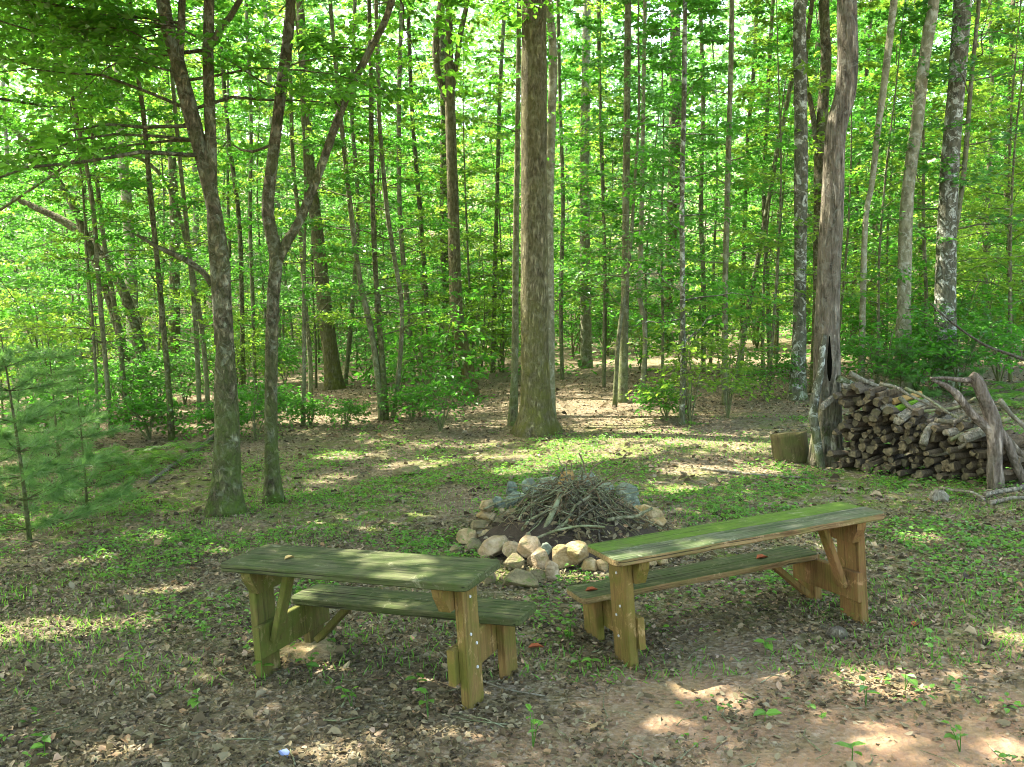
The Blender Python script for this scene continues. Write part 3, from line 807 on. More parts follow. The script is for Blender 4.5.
while cnt < 235 and tries < 5000:
    tries += 1
    Y = 17 + 38 * rb.random() ** 1.15
    px = rb.uniform(-70, 1094)
    x = (px - 512) / F * Y
    big = rb.random() < .12 and Y > 24
    if 610 < px < 710 and (big or Y > 30): continue
    if any(sum(1 for zz in (3, 4.5, 6, 7.5, 9) if (fx + SDIR[0] / SDIR[2] * zz - x) ** 2 + (fy + SDIR[1] / SDIR[2] * zz - Y) ** 2 < 1.7) for fx, fy in FARSUN): continue
    dm = 1.9 if big else 1.25
    if any((x - a) ** 2 + (Y - b) ** 2 < dm * dm for a, b in placed): continue
    placed.append((x, Y)); cnt += 1
    bg(px, Y, rb.choice((4, 5, 6)) if big else rb.choice((0, 1, 2, 3)), rb.uniform(.75, 1.2), rb.uniform(0, 6.28))

# far wood : one mass no one could count
def far_wood():
    rg = np.random.default_rng(9)
    n = 120000
    Y = rg.uniform(52, 95, n); X = rg.uniform(-1, 1, n) * (Y * .66 + 6)
    cl = (np.sin(X * .45 + Y * .13) + np.sin(X * .17 - Y * .31 + 1) + np.sin(X * 1.1 + Y * .7)) / 3
    gap = np.exp(-((X / Y - .16) / .07) ** 2) + .6 * np.exp(-((X / Y + .33) / .05) ** 2)
    Z = ground_base(X, Y) + rg.uniform(0, 1, n) ** .85 * (25 + 4 * cl) * (1 - .32 * np.clip(gap, 0, 1))
    keep = rg.uniform(0, 1, n) < .75 + .35 * cl
    P = np.stack([X, Y, Z], -1)[keep]; n = len(P)
    A = rg.normal(0, 1, (n, 3)) * [1, 1, .35] + [0, 0, -.1]; N = rg.normal(0, .5, (n, 3)) + [0, 0, 1]
    L = rg.uniform(.4, .75, n)
    V, Fq, k = leaves_geo(P, A, N, L, L * .62, .2, False)
    a = np.repeat(np.clip(rg.normal(.5, .22, n), 0, 1), k)
    o = link('far_wood', mesh_np('far_wood', V, [Fq], M['leaf_far'], False, a))
    tag(o, 'far off green wood seen through the gaps between the trunks', None, None, 'stuff')
far_wood()


def undergrowth():
    rg = np.random.default_rng(19); n = 60000
    Y = rg.uniform(24, 58, n); X = rg.uniform(-1, 1, n) * (Y * .62 + 3)
    d = np.array([mnoise.fractal((x * .22, y * .22, 5.0), 1, 2, 3) for x, y in zip(X, Y)])
    keep = rg.uniform(0, 1, n) < np.clip(.18 + 1.1 * d + (Y - 30) / 45, 0, .95)
    X, Y = X[keep], Y[keep]; n = len(X)
    Z = ground_base(X, Y) + rg.uniform(0, 1, n) ** 1.6 * (.35 + .9 * np.clip((Y - 26) / 20, 0, 1))
    L = rg.uniform(.12, .24, n)
    V, Fq, k = leaves_geo(np.stack([X, Y, Z], -1), rg.normal(0, 1, (n, 3)) * [1, 1, .3], rg.normal(0, .45, (n, 3)) + [0, 0, 1], L, L * .6, .2, False)
    o = link('undergrowth', mesh_np('undergrowth', V, [Fq], M['leaf'], False, np.repeat(np.clip(rg.normal(.5, .22, n), 0, 1), k)))
    tag(o, 'low green undergrowth on the floor of the deep background', None, None, 'stuff')


undergrowth()

# ------------------------------------------------------------------ trees left of the view whose shade falls across the clearing
SH = [(-8.6, 8.2, 14, 'shade tree left of the pine, its crown shading the picnic benches'),
      (-5.6, 3.4, 13, 'shade tree left of the camera, its crown shading the near clay'),
      (-11.5, 5.2, 15, 'shade tree far left, its crown shading the left leaf litter'),
      (-9.8, 12.6, 16, 'shade tree behind the pine, its crown shading the stone ring'),
      (-9.6, 16.4, 16, 'shade tree beyond the pine, its crown shading the green band'),
      (-4.9, 6.2, 13, 'shade tree left of the left bench, its crown shading the bare clay'),
      (-3.6, 0.6, 13, 'shade tree beside the camera, its crown shading the near right clay')]
for i, (x, y, h, lab) in enumerate(SH):
    rg = np.random.default_rng(300 + i)
    base = np.array([x, y, ground(x, y)])
    P = [np.array([0, 0, -.1])]; d = np.array([0, 0, 1.])
    for k in range(6):
        d = nrm(d + np.array([rg.normal(0, .06), rg.normal(0, .06), .3])); P.append(P[-1] + d * h / 6)
    S, rr = smooth_path(P, np.linspace(.17, .05, 7), .25)
    mb = MB(); tube(mb, S, rr, 12, .05, 5, i, .3)
    V, Fq, a = crown_geo(S, rr, 5.6, h - .5, 5.0, 60, 24000, .15, rg, shape='crown', wood=mb, carve_on=True, fine=False, origin=base)
    root = empty('forest_tree', base); tag(root, lab, 'tree', 'shade trees at the left')
    link('trunk', mb.mesh('trunk', M['bark_dark']), root)
    link('crown', mesh_np('crown', V, [Fq], M['canopy_leaf'], False, a), root)

# ------------------------------------------------------------------ understory shrubs
def shrub_proto(seed, h, r, nst, nl, leaf, leafm):
    rg = np.random.default_rng(seed)
    mb = MB(); Vs, Fs, As, off = [], [], [], 0
    for k in range(nst):
        a = rg.uniform(0, 6.28); ln = h * rg.uniform(.6, 1)
        tip = np.array([math.cos(a) * r * .5, math.sin(a) * r * .5, ln])
        P = np.array([[0, 0, -.03], tip * [.25, .25, .4], tip * [.6, .6, .75], tip]) + rg.normal(0, .03, (4, 3)) * [[0], [1], [1], [1]]
        S, rr = smooth_path(P, [.014, .011, .008, .004], .1)
        tube(mb, S, rr, 5, cap=False)
        V, Fq, at_ = crown_geo(S, rr, h * .25, ln, r * .85, 9, int(nl * .62) // nst, leaf * .9, rg, wood=mb, up=(-.05, .45))
        Vs.append(V); Fs.append(Fq + off); As.append(at_); off += len(V)
    root = empty('shrub', (0, 0, 0))
    link('stem', mb.mesh('stem', M['bark_twig']), root)
    link('foliage', mesh_np('foliage', np.concatenate(Vs), [np.concatenate(Fs)], M[leafm], False, np.concatenate(As)), root)
    return root


SHP = [shrub_proto(401, 1.5, 1.0, 5, 900, .10, 'leaf'), shrub_proto(402, 1.1, .9, 6, 900, .085, 'leaf_deep'), shrub_proto(403, 2.0, 1.1, 5, 1200, .105, 'leaf_warm'), shrub_proto(404, .7, .6, 5, 420, .08, 'leaf')]
sused = [0] * 4
SHR = [  # px, py(base), proto, scale, label
 (440, 432, 0, 1.05, 'sunlit pale leafy shrub left of the foot of the thick middle trunk'),
 (412, 420, 3, 1.2, 'low shrub at the left edge of the sunlit pale leafy one'),
 (690, 424, 2, 1.0, 'tall airy shrub around the upright spotted sapling'),
 (728, 418, 2, .9, 'airy shrub around the knobby sapling'),
 (765, 400, 0, .9, 'shrub left of the tall grey trunk'),
 (668, 420, 3, 1.1, 'low shrub in front of the upright spotted sapling'),
 (880, 400, 0, 1.2, 'shrub right behind the tall left end of the woodpile'),
 (915, 392, 0, 1.2, 'shrub behind the mossy log on the woodpile'),
 (960, 395, 0, 1.3, 'dense shrub at the foot of the lichen spotted thick trunk'),
 (1000, 385, 0, 1.3, 'shrub above the ferns near the right edge'),
 (930, 365, 2, 1.3, 'tall shrub far behind the woodpile'),
 (500, 372, 2, 1.0, 'tall dim shrub left of the thick middle trunk'),
 (160, 418, 1, 1.5, 'dark glossy shrub left of the twin stemmed tree'),
 (125, 425, 0, 1.3, 'shrub among the saplings right of the pine'),
 (185, 405, 0, 1.3, 'shrub close behind the left of the twin stemmed tree'),
 (80, 420, 1, 1.6, 'dark shrub showing through the pine boughs'),
 (30, 410, 0, 1.4, 'shrub at the left edge behind the pine'),
 (140, 380, 2, 1.4, 'tall shrub in the gap right of the leaning dark trunks'),
 (60, 375, 2, 1.5, 'tall shrub above the top of the pine'),
 (255, 440, 0, .95, 'shrub between the twin stemmed and the V forked trees'),
 (245, 400, 2, 1.1, 'tall shrub behind the gap of the left two trees'),
 (310, 425, 3, 1.0, 'low sunlit shrub at the foot of the pale stemmed sapling'),
 (345, 428, 3, .9, 'low sunlit shrub right of the pale stemmed sapling'),
 (400, 398, 0, 1.1, 'shrub behind the trio of saplings'),
 (285, 385, 0, 1.1, 'dim shrub to the left of the straight brown leaning trunk'),
 (640, 370, 2, 1.0, 'tall dim shrub behind the pale wiggly sapling'),
 (40, 450, 3, 1.8, 'low shrub under the left edge pines'),
 (150, 440, 3, 1.5, 'low shrub behind the fern patch'),
 (275, 425, 3, 1.4, 'low shrub behind the V forked tree'),
 (215, 440, 3, 1.2, 'low shrub just behind the twin stemmed tree'),
]
for i, (px, py, k, sc, lab) in enumerate(SHR):
    p = hit(px, py)
    if not sused[k]:
        o = SHP[k]; sused[k] = 1; o.location = p; o.scale = (sc,) * 3; o.rotation_euler = (0, 0, i)
        tag(o, lab, 'shrub', 'understory shrubs')
    else:
        dup(SHP[k], p, i * 1.7, sc, lab, 'shrub', 'understory shrubs')

rb = random.Random(41); spots = []
while len(spots) < 62:
    Y = 19 + 24 * rb.random(); px = rb.uniform(-40, 1064); x = (px - 512) / F * Y
    if 490 < px < 640 and Y < 26 or 640 < px < 800 and Y < 23: continue
    if any((x - a) ** 2 + (Y - b) ** 2 < 2.0 for a, b in spots): continue
    spots.append((x, Y)); k = rb.choice((0, 1, 2, 2))
    dup(SHP[k], (x, Y, ground(x, Y)), rb.uniform(0, 6), rb.uniform(1.2, 1.9), 'leafy shrub in the shaded undergrowth behind the nearer trunks', 'shrub', 'background shrubs')

# ------------------------------------------------------------------ pines
def pine(loc, h, r, label, seed, ntuft, lean=0.0):
    rg = np.random.default_rng(seed)
    mb = MB()
    P = [np.array([0, 0, -.05]), np.array([-lean * .3 * h, 0, h * .4]), np.array([-lean * h, 0.02, h])]
    S, rr = smooth_path(P, [.022 * h / 2, .016 * h / 2, .005], .08); tube(mb, S, rr, 7, .05, 9, seed, .2)
    tips = []
    for wv in range(int(h / .3)):
        z = h * .05 + wv * (h * .93) / int(h / .3)
        nb = 6
        for b in range(nb):
            a = 6.283 * b / nb + rg.uniform(-.4, .4) + wv * .5
            L = r * (1.05 - .75 * z / h) * rg.uniform(.7, 1.1); el = rg.uniform(.0, .35)
            k = np.argmin(np.abs(S[:, 2] - z)); p0 = S[k]
            d = np.array([math.cos(a) * math.cos(el), math.sin(a) * math.cos(el), math.sin(el)])
            t_ = np.linspace(0, 1, 5)[:, None]; br = p0 + d * L * t_ + np.array([0, 0, .12 * L]) * t_ ** 2
            tube(mb, br, np.linspace(.007, .002, 5), 4, cap=False)
            for q_ in range(max(4, int(L * 22))):
                u = rg.uniform(.25, 1); base = p0 + d * L * u + np.array([0, 0, .12 * L * u * u])
                sd = np.array([-math.sin(a), math.cos(a), 0]) * rg.choice([-1, 1])
                td = nrm(d * .8 + sd * rg.uniform(.2, .9) + np.array([0, 0, rg.uniform(-.1, .4)]))
                tips.append((base + td * rg.uniform(.02, .22) * L * .6, td))
    n = 30
    B = np.repeat(np.array([t_[0] for t_ in tips]), n, 0); D = np.repeat(np.array([t_[1] for t_ in tips]), n, 0)
    m = len(B)
    B = B - D * rg.uniform(0, .07, m)[:, None]
    ax = nrm(D * .9 + rg.normal(0, .48, (m, 3))) + np.array([0, 0, -.08])
    L = rg.uniform(.08, .13, m)
    V, Fq, k = leaves_geo(B, ax, rg.normal(0, 1, (m, 3)), L, np.full(m, .0052), .2, False)
    a = np.repeat(np.clip(rg.normal(.5, .2, m), 0, 1), k)
    root = empty('pine_sapling', loc); tag(root, label, 'pine sapling')
    link('trunk', mb.mesh('trunk', M['bark_dark']), root)
    link('needles', mesh_np('needles', V, [Fq], M['needle'], False, a), root)


pine(hit(30, 540), 2.15, 1.05, 'soft blue green pine sapling nearest the left edge of the view', 501, 0, .10)
pine(hit(88, 515), 1.5, .7, 'smaller pine sapling just right of the one nearest the left edge', 502, 0, .05)
pine(hit(-12, 500), 2.2, 1.1, 'pine sapling cut by the left edge of the view', 503, 0, 0)
pine(hit(60, 475), 2.1, .95, 'soft pine sapling in the second row behind the two front pines', 506, 0, .05)
pine(hit(912, 405) + [0, .5, 0], 1.25, .7, 'pale pine seedling behind the middle of the woodpile', 504, 0, 0)
pine(hit(972, 400) + [0, .6, 0], 1.2, .7, 'pale pine seedling behind the forked dead post', 505, 0, 0)

# ------------------------------------------------------------------ ferns
def fern_proto(seed):
    rg = np.random.default_rng(seed); Ps, Ax, No, Ls, Ws = [], [], [], [], []
    mb = MB()
    for f in range(9):
        a = 6.283 * f / 9 + rg.uniform(-.3, .3); L = rg.uniform(.4, .6)
        u = np.linspace(0, 1, 22); hd = np.array([math.cos(a), math.sin(a), 0]); sd = np.array([-math.sin(a), math.cos(a), 0])
        C = hd * (L * u)[:, None] + np.array([0, 0, 1.0]) * (L * (.95 * u - .75 * u * u))[:, None]
        tube(mb, C[::3], np.linspace(.004, .0015, len(C[::3])), 4, cap=False)
        for sg in (1, -1):
            for i in range(3, 22):
                w_ = .13 * math.sin(min(1, (u[i] * 1.15)) * 3.14 * .85 + .3)
                Ps.append(C[i]); Ax.append(sd * sg + hd * .4 + np.array([0, 0, rg.normal(-.1, .1)])); No.append([0, 0, 1.0] - hd * .3); Ls.append(max(.02, w_)); Ws.append(.024)
    V, Fq, k = leaves_geo(np.array(Ps), np.array(Ax), np.array(No), np.array(Ls), np.array(Ws), .1, False)
    root = empty('fern', (0, 0, 0))
    link('stalks', mb.mesh('stalks', M['fern']), root)
    link('fronds', mesh_np('fronds', V, [Fq], M['fern'], False, np.repeat(np.clip(rg.normal(.5, .2, len(Ps)), 0, 1), k)), root)
    return root


fp = fern_proto(5); fu = 0
for i, (px, py, sc) in enumerate([(112, 470, 1.0), (128, 462, 1.1), (146, 468, 1.1), (163, 458, 1.0), (180, 464, .9), (98, 480, .9), (135, 478, .9), (190, 452, .9),
                                  (1000, 402, 1.2), (1016, 410, 1.2), (985, 396, 1.0), (1012, 392, 1.1)]):
    p = hit(px, py)
    lab = 'bright green fern in the patch left of the twin stemmed tree' if i < 8 else 'bright green fern in the patch behind the forked dead post'
    grp = 'ferns left of the twin stemmed tree' if i < 8 else 'ferns behind the woodpile'
    if fu == 0:
        fp.location = p; tag(fp, lab, 'fern', grp); fu = 1
    else:
        dup(fp, p, i * 2.1, sc, lab, 'fern', grp)

# ------------------------------------------------------------------ leaf litter, ground cover
rg = np.random.default_rng(21)
def clayness(X, Y):
    c = np.array([mnoise.fractal((x * 1.15, y * 1.15, 7.0), 1, 2, 3) for x, y in zip(X, Y)])
    nearf = np.clip((5.9 - Y) / 1.4, 0, 1) * np.clip((X + .5) / 1.2, 0, 1)
    return nearf * np.clip(.68 + c * 1.6, 0, 1)


def litter(n, y0, y1, smin, smax, seed):
    rg = np.random.default_rng(seed)
    Y = y0 + (y1 - y0) * rg.uniform(0, 1, n) ** .9; X = rg.uniform(-1, 1, n) * (Y * .60 + .4)
    dens = np.array([mnoise.noise((x * 1.1, y * 1.1, 2.2)) for x, y in zip(X, Y)])
    keep = rg.uniform(0, 1, n) < np.clip(.72 + .55 * dens - .85 * clayness(X, Y), .06, 1)
    X, Y = X[keep], Y[keep]; n = len(X)
    Z = grounds(X, Y) + rg.uniform(.002, .022, n)
    a = rg.uniform(0, 6.283, n)
    A = np.stack([np.cos(a), np.sin(a), rg.normal(0, .28, n)], -1); N = rg.normal(0, .38, (n, 3)) + [0, 0, 1]
    L = rg.uniform(smin, smax, n) * rg.choice([.5, .75, 1.0, 1.35, 1.9], n, p=[.3, .32, .24, .11, .03])
    V, Fq, k = leaves_geo(np.stack([X, Y, Z], -1), A, N, L, L * rg.uniform(.4, .8, n), .0, True)
    V = V.reshape(n, 6, 3); cur = (rg.uniform(-.25, .45, n) * L)[:, None]
    V[:, (1, 2, 4, 5), 2] += cur * rg.uniform(.4, 1, (n, 4)); V[:, 3, 2] += rg.uniform(-.1, .3, n) * L
    return V.reshape(-1, 3), Fq, np.repeat(rg.uniform(0, 1, n), k)


V1, F1, a1 = litter(105000, 2.7, 9.0, .020, .047, 31)
V2, F2, a2 = litter(42000, 9.0, 24.0, .04, .08, 32)
o = link('leaf_litter', mesh_np('leaf_litter', np.vstack([V1, V2]), [np.vstack([F1, F2 + len(V1)])], M['litter'], False, np.concatenate([a1, a2])))
tag(o, 'dry brown and grey fallen leaves covering the forest floor', None, None, 'stuff')


def green_cover(n, seed):
    rg = np.random.default_rng(seed)
    Y = 3.0 + 13.5 * rg.uniform(0, 1, n); X = rg.uniform(-1, 1, n) * (Y * .6 + .3)
    d1 = np.array([mnoise.fractal((x * .75, y * .75, 12.2), 1, 2, 4) for x, y in zip(X, Y)])
    wgt = np.exp(-((Y - 10.2) / 2.6) ** 2) * (1.0 + .5 * np.clip(X / 4, -.6, 1)) + .9 * np.exp(-((X - 5.0) / 2.2) ** 2 - ((Y - 9.8) / 2.2) ** 2)
    wgt = wgt * 1.9 + np.where(Y < 5.2, .10, .2)
    wgt = wgt * (1 - clayness(X, Y))
    keep = rg.uniform(0, 1, n) < np.clip(wgt * (.25 + 1.9 * d1), 0, 1) * .85
    # keep the ring of stones and the ground under the benches clear
    keep &= ((X - .5) ** 2 + (Y - 8.35) ** 2) > 1.15
    X, Y = X[keep], Y[keep]; m = len(X)
    Z = grounds(X, Y)
    k = rg.integers(3, 8, m)
    B = np.repeat(np.stack([X, Y, Z], -1), k, 0); t_ = len(B)
    a = rg.uniform(0, 6.283, t_); r = rg.uniform(.005, .07, t_); hh = np.repeat(.012 + .085 * rg.uniform(0, 1, m) ** 1.8, k) * rg.uniform(.5, 1.1, t_)
    P = B + np.stack([np.cos(a) * r, np.sin(a) * r, hh], -1)
    A = np.stack([np.cos(a), np.sin(a), rg.normal(-.05, .25, t_)], -1); N = rg.normal(0, .35, (t_, 3)) + [0, 0, 1]
    L = rg.uniform(.018, .05, t_) * (1 + .02 * (P[:, 1] - 5))
    V, Fq, kk = leaves_geo(P, A, N, L, L * .66, .15, True)
    return V, Fq, np.repeat(np.clip(rg.normal(.5, .25, t_), 0, 1), kk)


V, Fq, a = green_cover(30000, 33)
o = link('ground_cover', mesh_np('ground_cover', V, [Fq], M['herb'], False, a))
tag(o, 'low green leafy plants spread over the forest floor', None, None, 'stuff')

# short grass like tufts and moss fuzz in the green band
rg = np.random.default_rng(34)
n = 40000
Y = 5.0 + 9 * rg.uniform(0, 1, n); X = rg.uniform(-1, 1, n) * (Y * .6)
d1 = np.array([mnoise.fractal((x * .5, y * .5, 3.1), 1, 2, 4) for x, y in zip(X, Y)])
keep = (rg.uniform(0, 1, n) < np.clip(.15 + 2.0 * d1, 0, 1)) & (((X - .5) ** 2 + (Y - 8.35) ** 2) > 1.1)
X, Y = X[keep], Y[keep]; n = len(X)
P = np.stack([X, Y, grounds(X, Y) - .003], -1)
V, Fq, k = leaves_geo(P, rg.normal(0, .6, (n, 3)) + [0, 0, .9], rg.normal(0, 1, (n, 3)), rg.uniform(.03, .08, n), np.full(n, .009), .1, False)
o = link('grass', mesh_np('grass', V, [Fq], M['herb'], False, np.repeat(np.clip(rg.normal(.45, .25, n), 0, 1), k)))
tag(o, 'thin short grass growing through the leaf litter', None, None, 'stuff')

# fallen twigs no one could count
rg = np.random.default_rng(35); mb = MB()
for i in range(420):
    y = 3 + 11 * rg.uniform() ** 1.3; x = rg.uniform(-1, 1) * (y * .6); z = ground(x, y)
    a = rg.uniform(0, 3.14); L = rg.uniform(.08, .4); d = np.array([math.cos(a), math.sin(a), 0])
    u = np.linspace(-.5, .5, 4)[:, None]
    P = np.array([x, y, z + .012]) + d * u * L + rg.normal(0, .012, (4, 3)) * [1, 1, .4]
    tube(mb, P, np.linspace(.0045, .002, 4) * rg.uniform(.6, 1.3), 4)
o = link('fallen_twigs', mb.mesh('fallen_twigs', M['stick'])); tag(o, 'small broken twigs scattered in the leaf litter', None, None, 'stuff')

# ------------------------------------------------------------------ seedlings one can pick out in front
SEED = [(262, 682, .17, 3, 'two leaved seedling at the foot of the left bench left leg'),
        (312, 680, .14, 5, 'pale green seedling under the left bench, right of its left leg'),
        (352, 708, .12, 8, 'low spreading seedling in front of the middle of the left bench'),
        (428, 722, .15, 5, 'upright seedling left of the tall right leg of the left bench'),
        (533, 748, .16, 10, 'leafy many leaved seedling at the bottom edge between the benches'),
        (570, 640, .16, 12, 'feathery seedling in the gap between the two benches'),
        (765, 657, .10, 4, 'small two leaved seedling on the clay in front of the right bench'),
        (866, 708, .12, 5, 'broad leaved seedling on the sunlit clay right of the right bench'),
        (932, 664, .17, 8, 'seedling right of the right bench beside the sunlit clay'),
        (852, 764, .10, 4, 'pair of round leaves at the bottom edge right of the middle'),
        (125, 672, .12, 7, 'seedling on open litter in the lower left'),
        (45, 758, .12, 4, 'seedling at the bottom left corner'),
        (198, 712, .10, 5, 'small seedling left and below the left bench'),
        (205, 640, .12, 8, 'seedling left of the left end of the left bench'),
        (765, 722, .06, 3, 'tiny seedling right of the bare clay'),
        (960, 752, .12, 8, 'seedling clump near the lower right corner'),
        (905, 690, .08, 5, 'small seedling in the sunlit clay at the right'),
        (590, 668, .07, 4, 'tiny seedling in front of the left leg of the right bench'),
        (418, 690, .10, 4, 'small seedling under the right half of the left bench')]
for i, (px, py, h, nlv, lab) in enumerate(SEED):
    rg = np.random.default_rng(700 + i); b = hit(px, py)
    mb = MB(); P, A, N, L = [], [], [], []
    ns = 1 + nlv // 5
    for s_ in range(ns):
        a0 = rg.uniform(0, 6.28); tip = np.array([math.cos(a0) * .05 * s_, math.sin(a0) * .05 * s_, h * rg.uniform(.8, 1.1)])
        C = np.array([[0, 0, -.01], tip * [.4, .4, .5], tip]); tube(mb, C, [.003, .0025, .0015], 5, cap=False)
        for j in range(max(2, nlv // ns)):
            u = 1 - .55 * j / max(1, nlv // ns); a = a0 + j * 2.4; p0 = tip * u
            P.append(p0); A.append([math.cos(a), math.sin(a), rg.uniform(-.1, .35)]); N.append(rg.normal(0, .25, 3) + [0, 0, 1]); L.append(rg.uniform(.05, .075) * (1.15 if nlv < 6 else .75))
    L = np.array(L); V, Fq, k = leaves_geo(np.array(P), np.array(A), np.array(N), L, L * .62, .15, True)
    root = empty('seedling', b); tag(root, lab, 'seedling')
    link('stem', mb.mesh('stem', M['herb']), root)
    link('leaves', mesh_np('leaves', V, [Fq], M['herb'], False, np.repeat(np.clip(rg.normal(.6, .2, len(L)), 0, 1), k)), root)

# ------------------------------------------------------------------ the two picnic benches
def plank(mb, pts, z0, z1, bev=.006, mi_top=0, mi_side=1):
    """outline extruded with eased edges; pts counter clockwise"""
    pts = np.array(pts, float); n = len(pts)
    nx_ = np.roll(pts, -1, 0); pv = np.roll(pts, 1, 0)
    d = nrm(nx_ - pv); nor = np.stack([-d[:, 1], d[:, 0]], -1)      # inward
    ins = pts + nor * bev
    Z = [(ins, z0), (pts, z0 + bev), (pts, z1 - bev), (ins, z1)]
    V = np.concatenate([np.column_stack([p, np.full(n, z)]) for p, z in Z])
    i = np.arange(n); j = (i + 1) % n
    for k in range(3):
        mb.add(V[k * n:(k + 2) * n], [np.stack([i, j, j + n, i + n], -1)], mi_side if k < 2 else mi_top)
    mb.add(V[3 * n:], [[list(range(n))]], mi_top)
    mb.add(V[:n], [[list(range(n))[::-1]]], mi_side)


def outline(x0, x1, y0, y1, rnd, rg, wob=.0025):
    """plank outline, corners in rnd (ll, lr, ur, ul) rounded by the given radii"""
    pts = []
    cor = [(x0, y0, rnd[0], 180), (x1, y0, rnd[1], 270), (x1, y1, rnd[2], 0), (x0, y1, rnd[3], 90)]
    for k, (cx, cy, r, a0) in enumerate(cor):
        sx = 1 if cx == x0 else -1; sy = 1 if cy == y0 else -1
        if r > 0:
            for a in np.linspace(a0, a0 + 90, 6):
                pts.append((cx + sx * r + r * math.cos(R(a)), cy + sy * r + r * math.sin(R(a))))
        else: pts.append((cx, cy))
        if k in (0, 2):
            nx2 = cor[(k + 1) % 4][0]
            for u in np.linspace(.08, .92, 14):
                pts.append((cx + (nx2 - cx) * u, cy + rg.normal(0, wob)))
    return pts


def board(mb, a, b, wdir, w, th, bev=.005, cut0=None, mi=0):
    """straight board from a to b, width w along wdir, thickness th"""
    a = np.array(a, float); b = np.array(b, float); ax = nrm(b - a)
    wd = np.array(wdir, float); wd = nrm(wd - ax * (wd @ ax)); td = np.cross(ax, wd)
    h = np.array([w / 2, th / 2])
    prof = np.array([(-h[0] + bev, -h[1]), (h[0] - bev, -h[1]), (h[0], -h[1] + bev), (h[0], h[1] - bev), (h[0] - bev, h[1]), (-h[0] + bev, h[1]), (-h[0], h[1] - bev), (-h[0], -h[1] + bev)])
    r0 = a + prof[:, :1] * wd + prof[:, 1:] * td; r1 = b + prof[:, :1] * wd + prof[:, 1:] * td
    i = np.arange(8); j = (i + 1) % 8
    mb.add(np.vstack([r0, r1]), [np.stack([i, j, j + 8, i + 8], -1), [list(range(8))[::-1]][0:0] or np.array([list(range(7, -1, -1)), list(range(8, 16))])], mi)


def board_q(mb, *a, **k): board(mb, *a, **k)


W, GAP, WS, HS, HT, TH = .448, .028, .298, .39, .74, .045
def bench(label, loc, rot, L, sL, sR, brace_end, legm, topm, seed, lw=.17, lt=.052):
    rg = np.random.default_rng(seed)
    root = empty('picnic_bench', loc); root.rotation_euler = [R(a) for a in rot]
    tag(root, label, 'picnic bench', 'convertible picnic benches')
    half = L / 2
    mb = MB(); m = W / 2; r = .045
    plank(mb, outline(-half, half, 0, m - .003, (r, r, 0, 0), rg), HT - TH, HT)
    plank(mb, outline(-half + .004, half - .003, m + .003, W, (0, 0, r, r), rg), HT - TH, HT - .002, mi_top=2)
    link('tabletop', mb.mesh('tabletop', [M[topm[0]], M['wood_edge' if topm[3] else topm[0]], M[topm[1]]], False), root)
    mb = MB(); y0 = W + GAP; ym = y0 + WS / 2
    plank(mb, outline(sL, sR, y0, ym - .003, (r, r, 0, 0), rg), HS - TH, HS)
    plank(mb, outline(sL + .003, sR - .004, ym + .003, y0 + WS, (0, 0, r, r), rg), HS - TH, HS - .002)
    link('seat', mb.mesh('seat', [M[topm[2]], M['wood_edge' if topm[3] else topm[2]]], False), root)
    xo = half - .095
    for k, sg in enumerate((-1, 1)):
        xl = sg * (xo - lt / 2); xi = sg * (xo - lt - .021)
        mb = MB(); board(mb, (xl, .215, -.12), (xl, .215, HT - TH - .001), (0, 1, 0), lw, lt)
        lg = link('leg', mb.mesh('leg', M[legm[k]], False), root)
        mb = MB()
        for (yy, zz) in ((.19, .40), (.24, .20), (.21, .60), (.25, .33)):
            mb = MB(); tube(mb, [(sg * (xo - .002), yy, zz), (sg * (xo + .006), yy, zz)], [.009, .008], 8)
            link('bolt', mb.mesh('bolt', M['bolt'], False), lg)
        mb = MB(); board(mb, (xl, y0 + .20, -.12), (xl, y0 + .20, HS - TH - .001), (0, 1, 0), lw * .92, lt)
        lg2 = link('leg', mb.mesh('leg', M[legm[k]], False), root)
        # rail carrying the seat, on the inner face of both legs
        mb = MB(); board(mb, (xi, .085, .245), (xi, y0 + WS - .012, .245), (0, 0, 1), .196, .042)
        rl = link('seat_rail', mb.mesh('seat_rail', M[legm[k]], False), root)
        # tapered cleat under the top
        mb = MB(); xa, xb = sg * (xo - lt - .002), sg * (xo - lt - .07)
        prof = [(.02, HT - TH - .002), (W - .02, HT - TH - .002), (W - .03, HT - TH - .05), (W - .085, HT - TH - .145), (.085, HT - TH - .145), (.03, HT - TH - .05)]
        n = len(prof); i = np.arange(n); j = (i + 1) % n
        V = np.array([(xa, p, q) for p, q in prof] + [(xb, p, q) for p, q in prof])
        mb.add(V, [np.stack([i, j, j + n, i + n], -1), [list(range(n))[::-1]], [list(range(n, 2 * n))]])
        link('cleat', mb.mesh('cleat', M[legm[k]], False), root)
        if sg == brace_end:
            xin = xo - lt - .042 - .022
            mb = MB(); board(mb, (sg * (xin), .20, .235), (sg * (xin - .155), .20, HT - TH - .004), (0, 1, 0), .075, .04)
            link('brace', mb.mesh('brace', M[legm[k]], False), root)
            mb = MB(); board(mb, (sg * (xin + .01), y0 + .14, .08), (sg * (xin - .27), y0 + .14, HS - TH - .004), (0, 1, 0), .08, .04)
            link('brace', mb.mesh('brace', M[legm[k]], False), root)
    return root


bl = bench('shorter picnic bench on the left, sun fleck on its dark green tabletop', (-.923, 4.757, -.009), (1.977, -3.054, -24.115), 1.618, -.711, .866, -1, ('wood_leg_green', 'wood_leg'), ('wood_top', 'wood_top', 'wood_top', 0), 1)
br = bench('longer picnic bench on the right, bright moss along the back of its grey tabletop', (1.578, 5.4, .036), (-2.247, -3.873, 19.768), 1.956, -1.007, .807, 1, ('wood_leg', 'wood_leg_red'), ('wood_top_pale', 'wood_moss', 'wood_top', 1), 2, .215, .058)


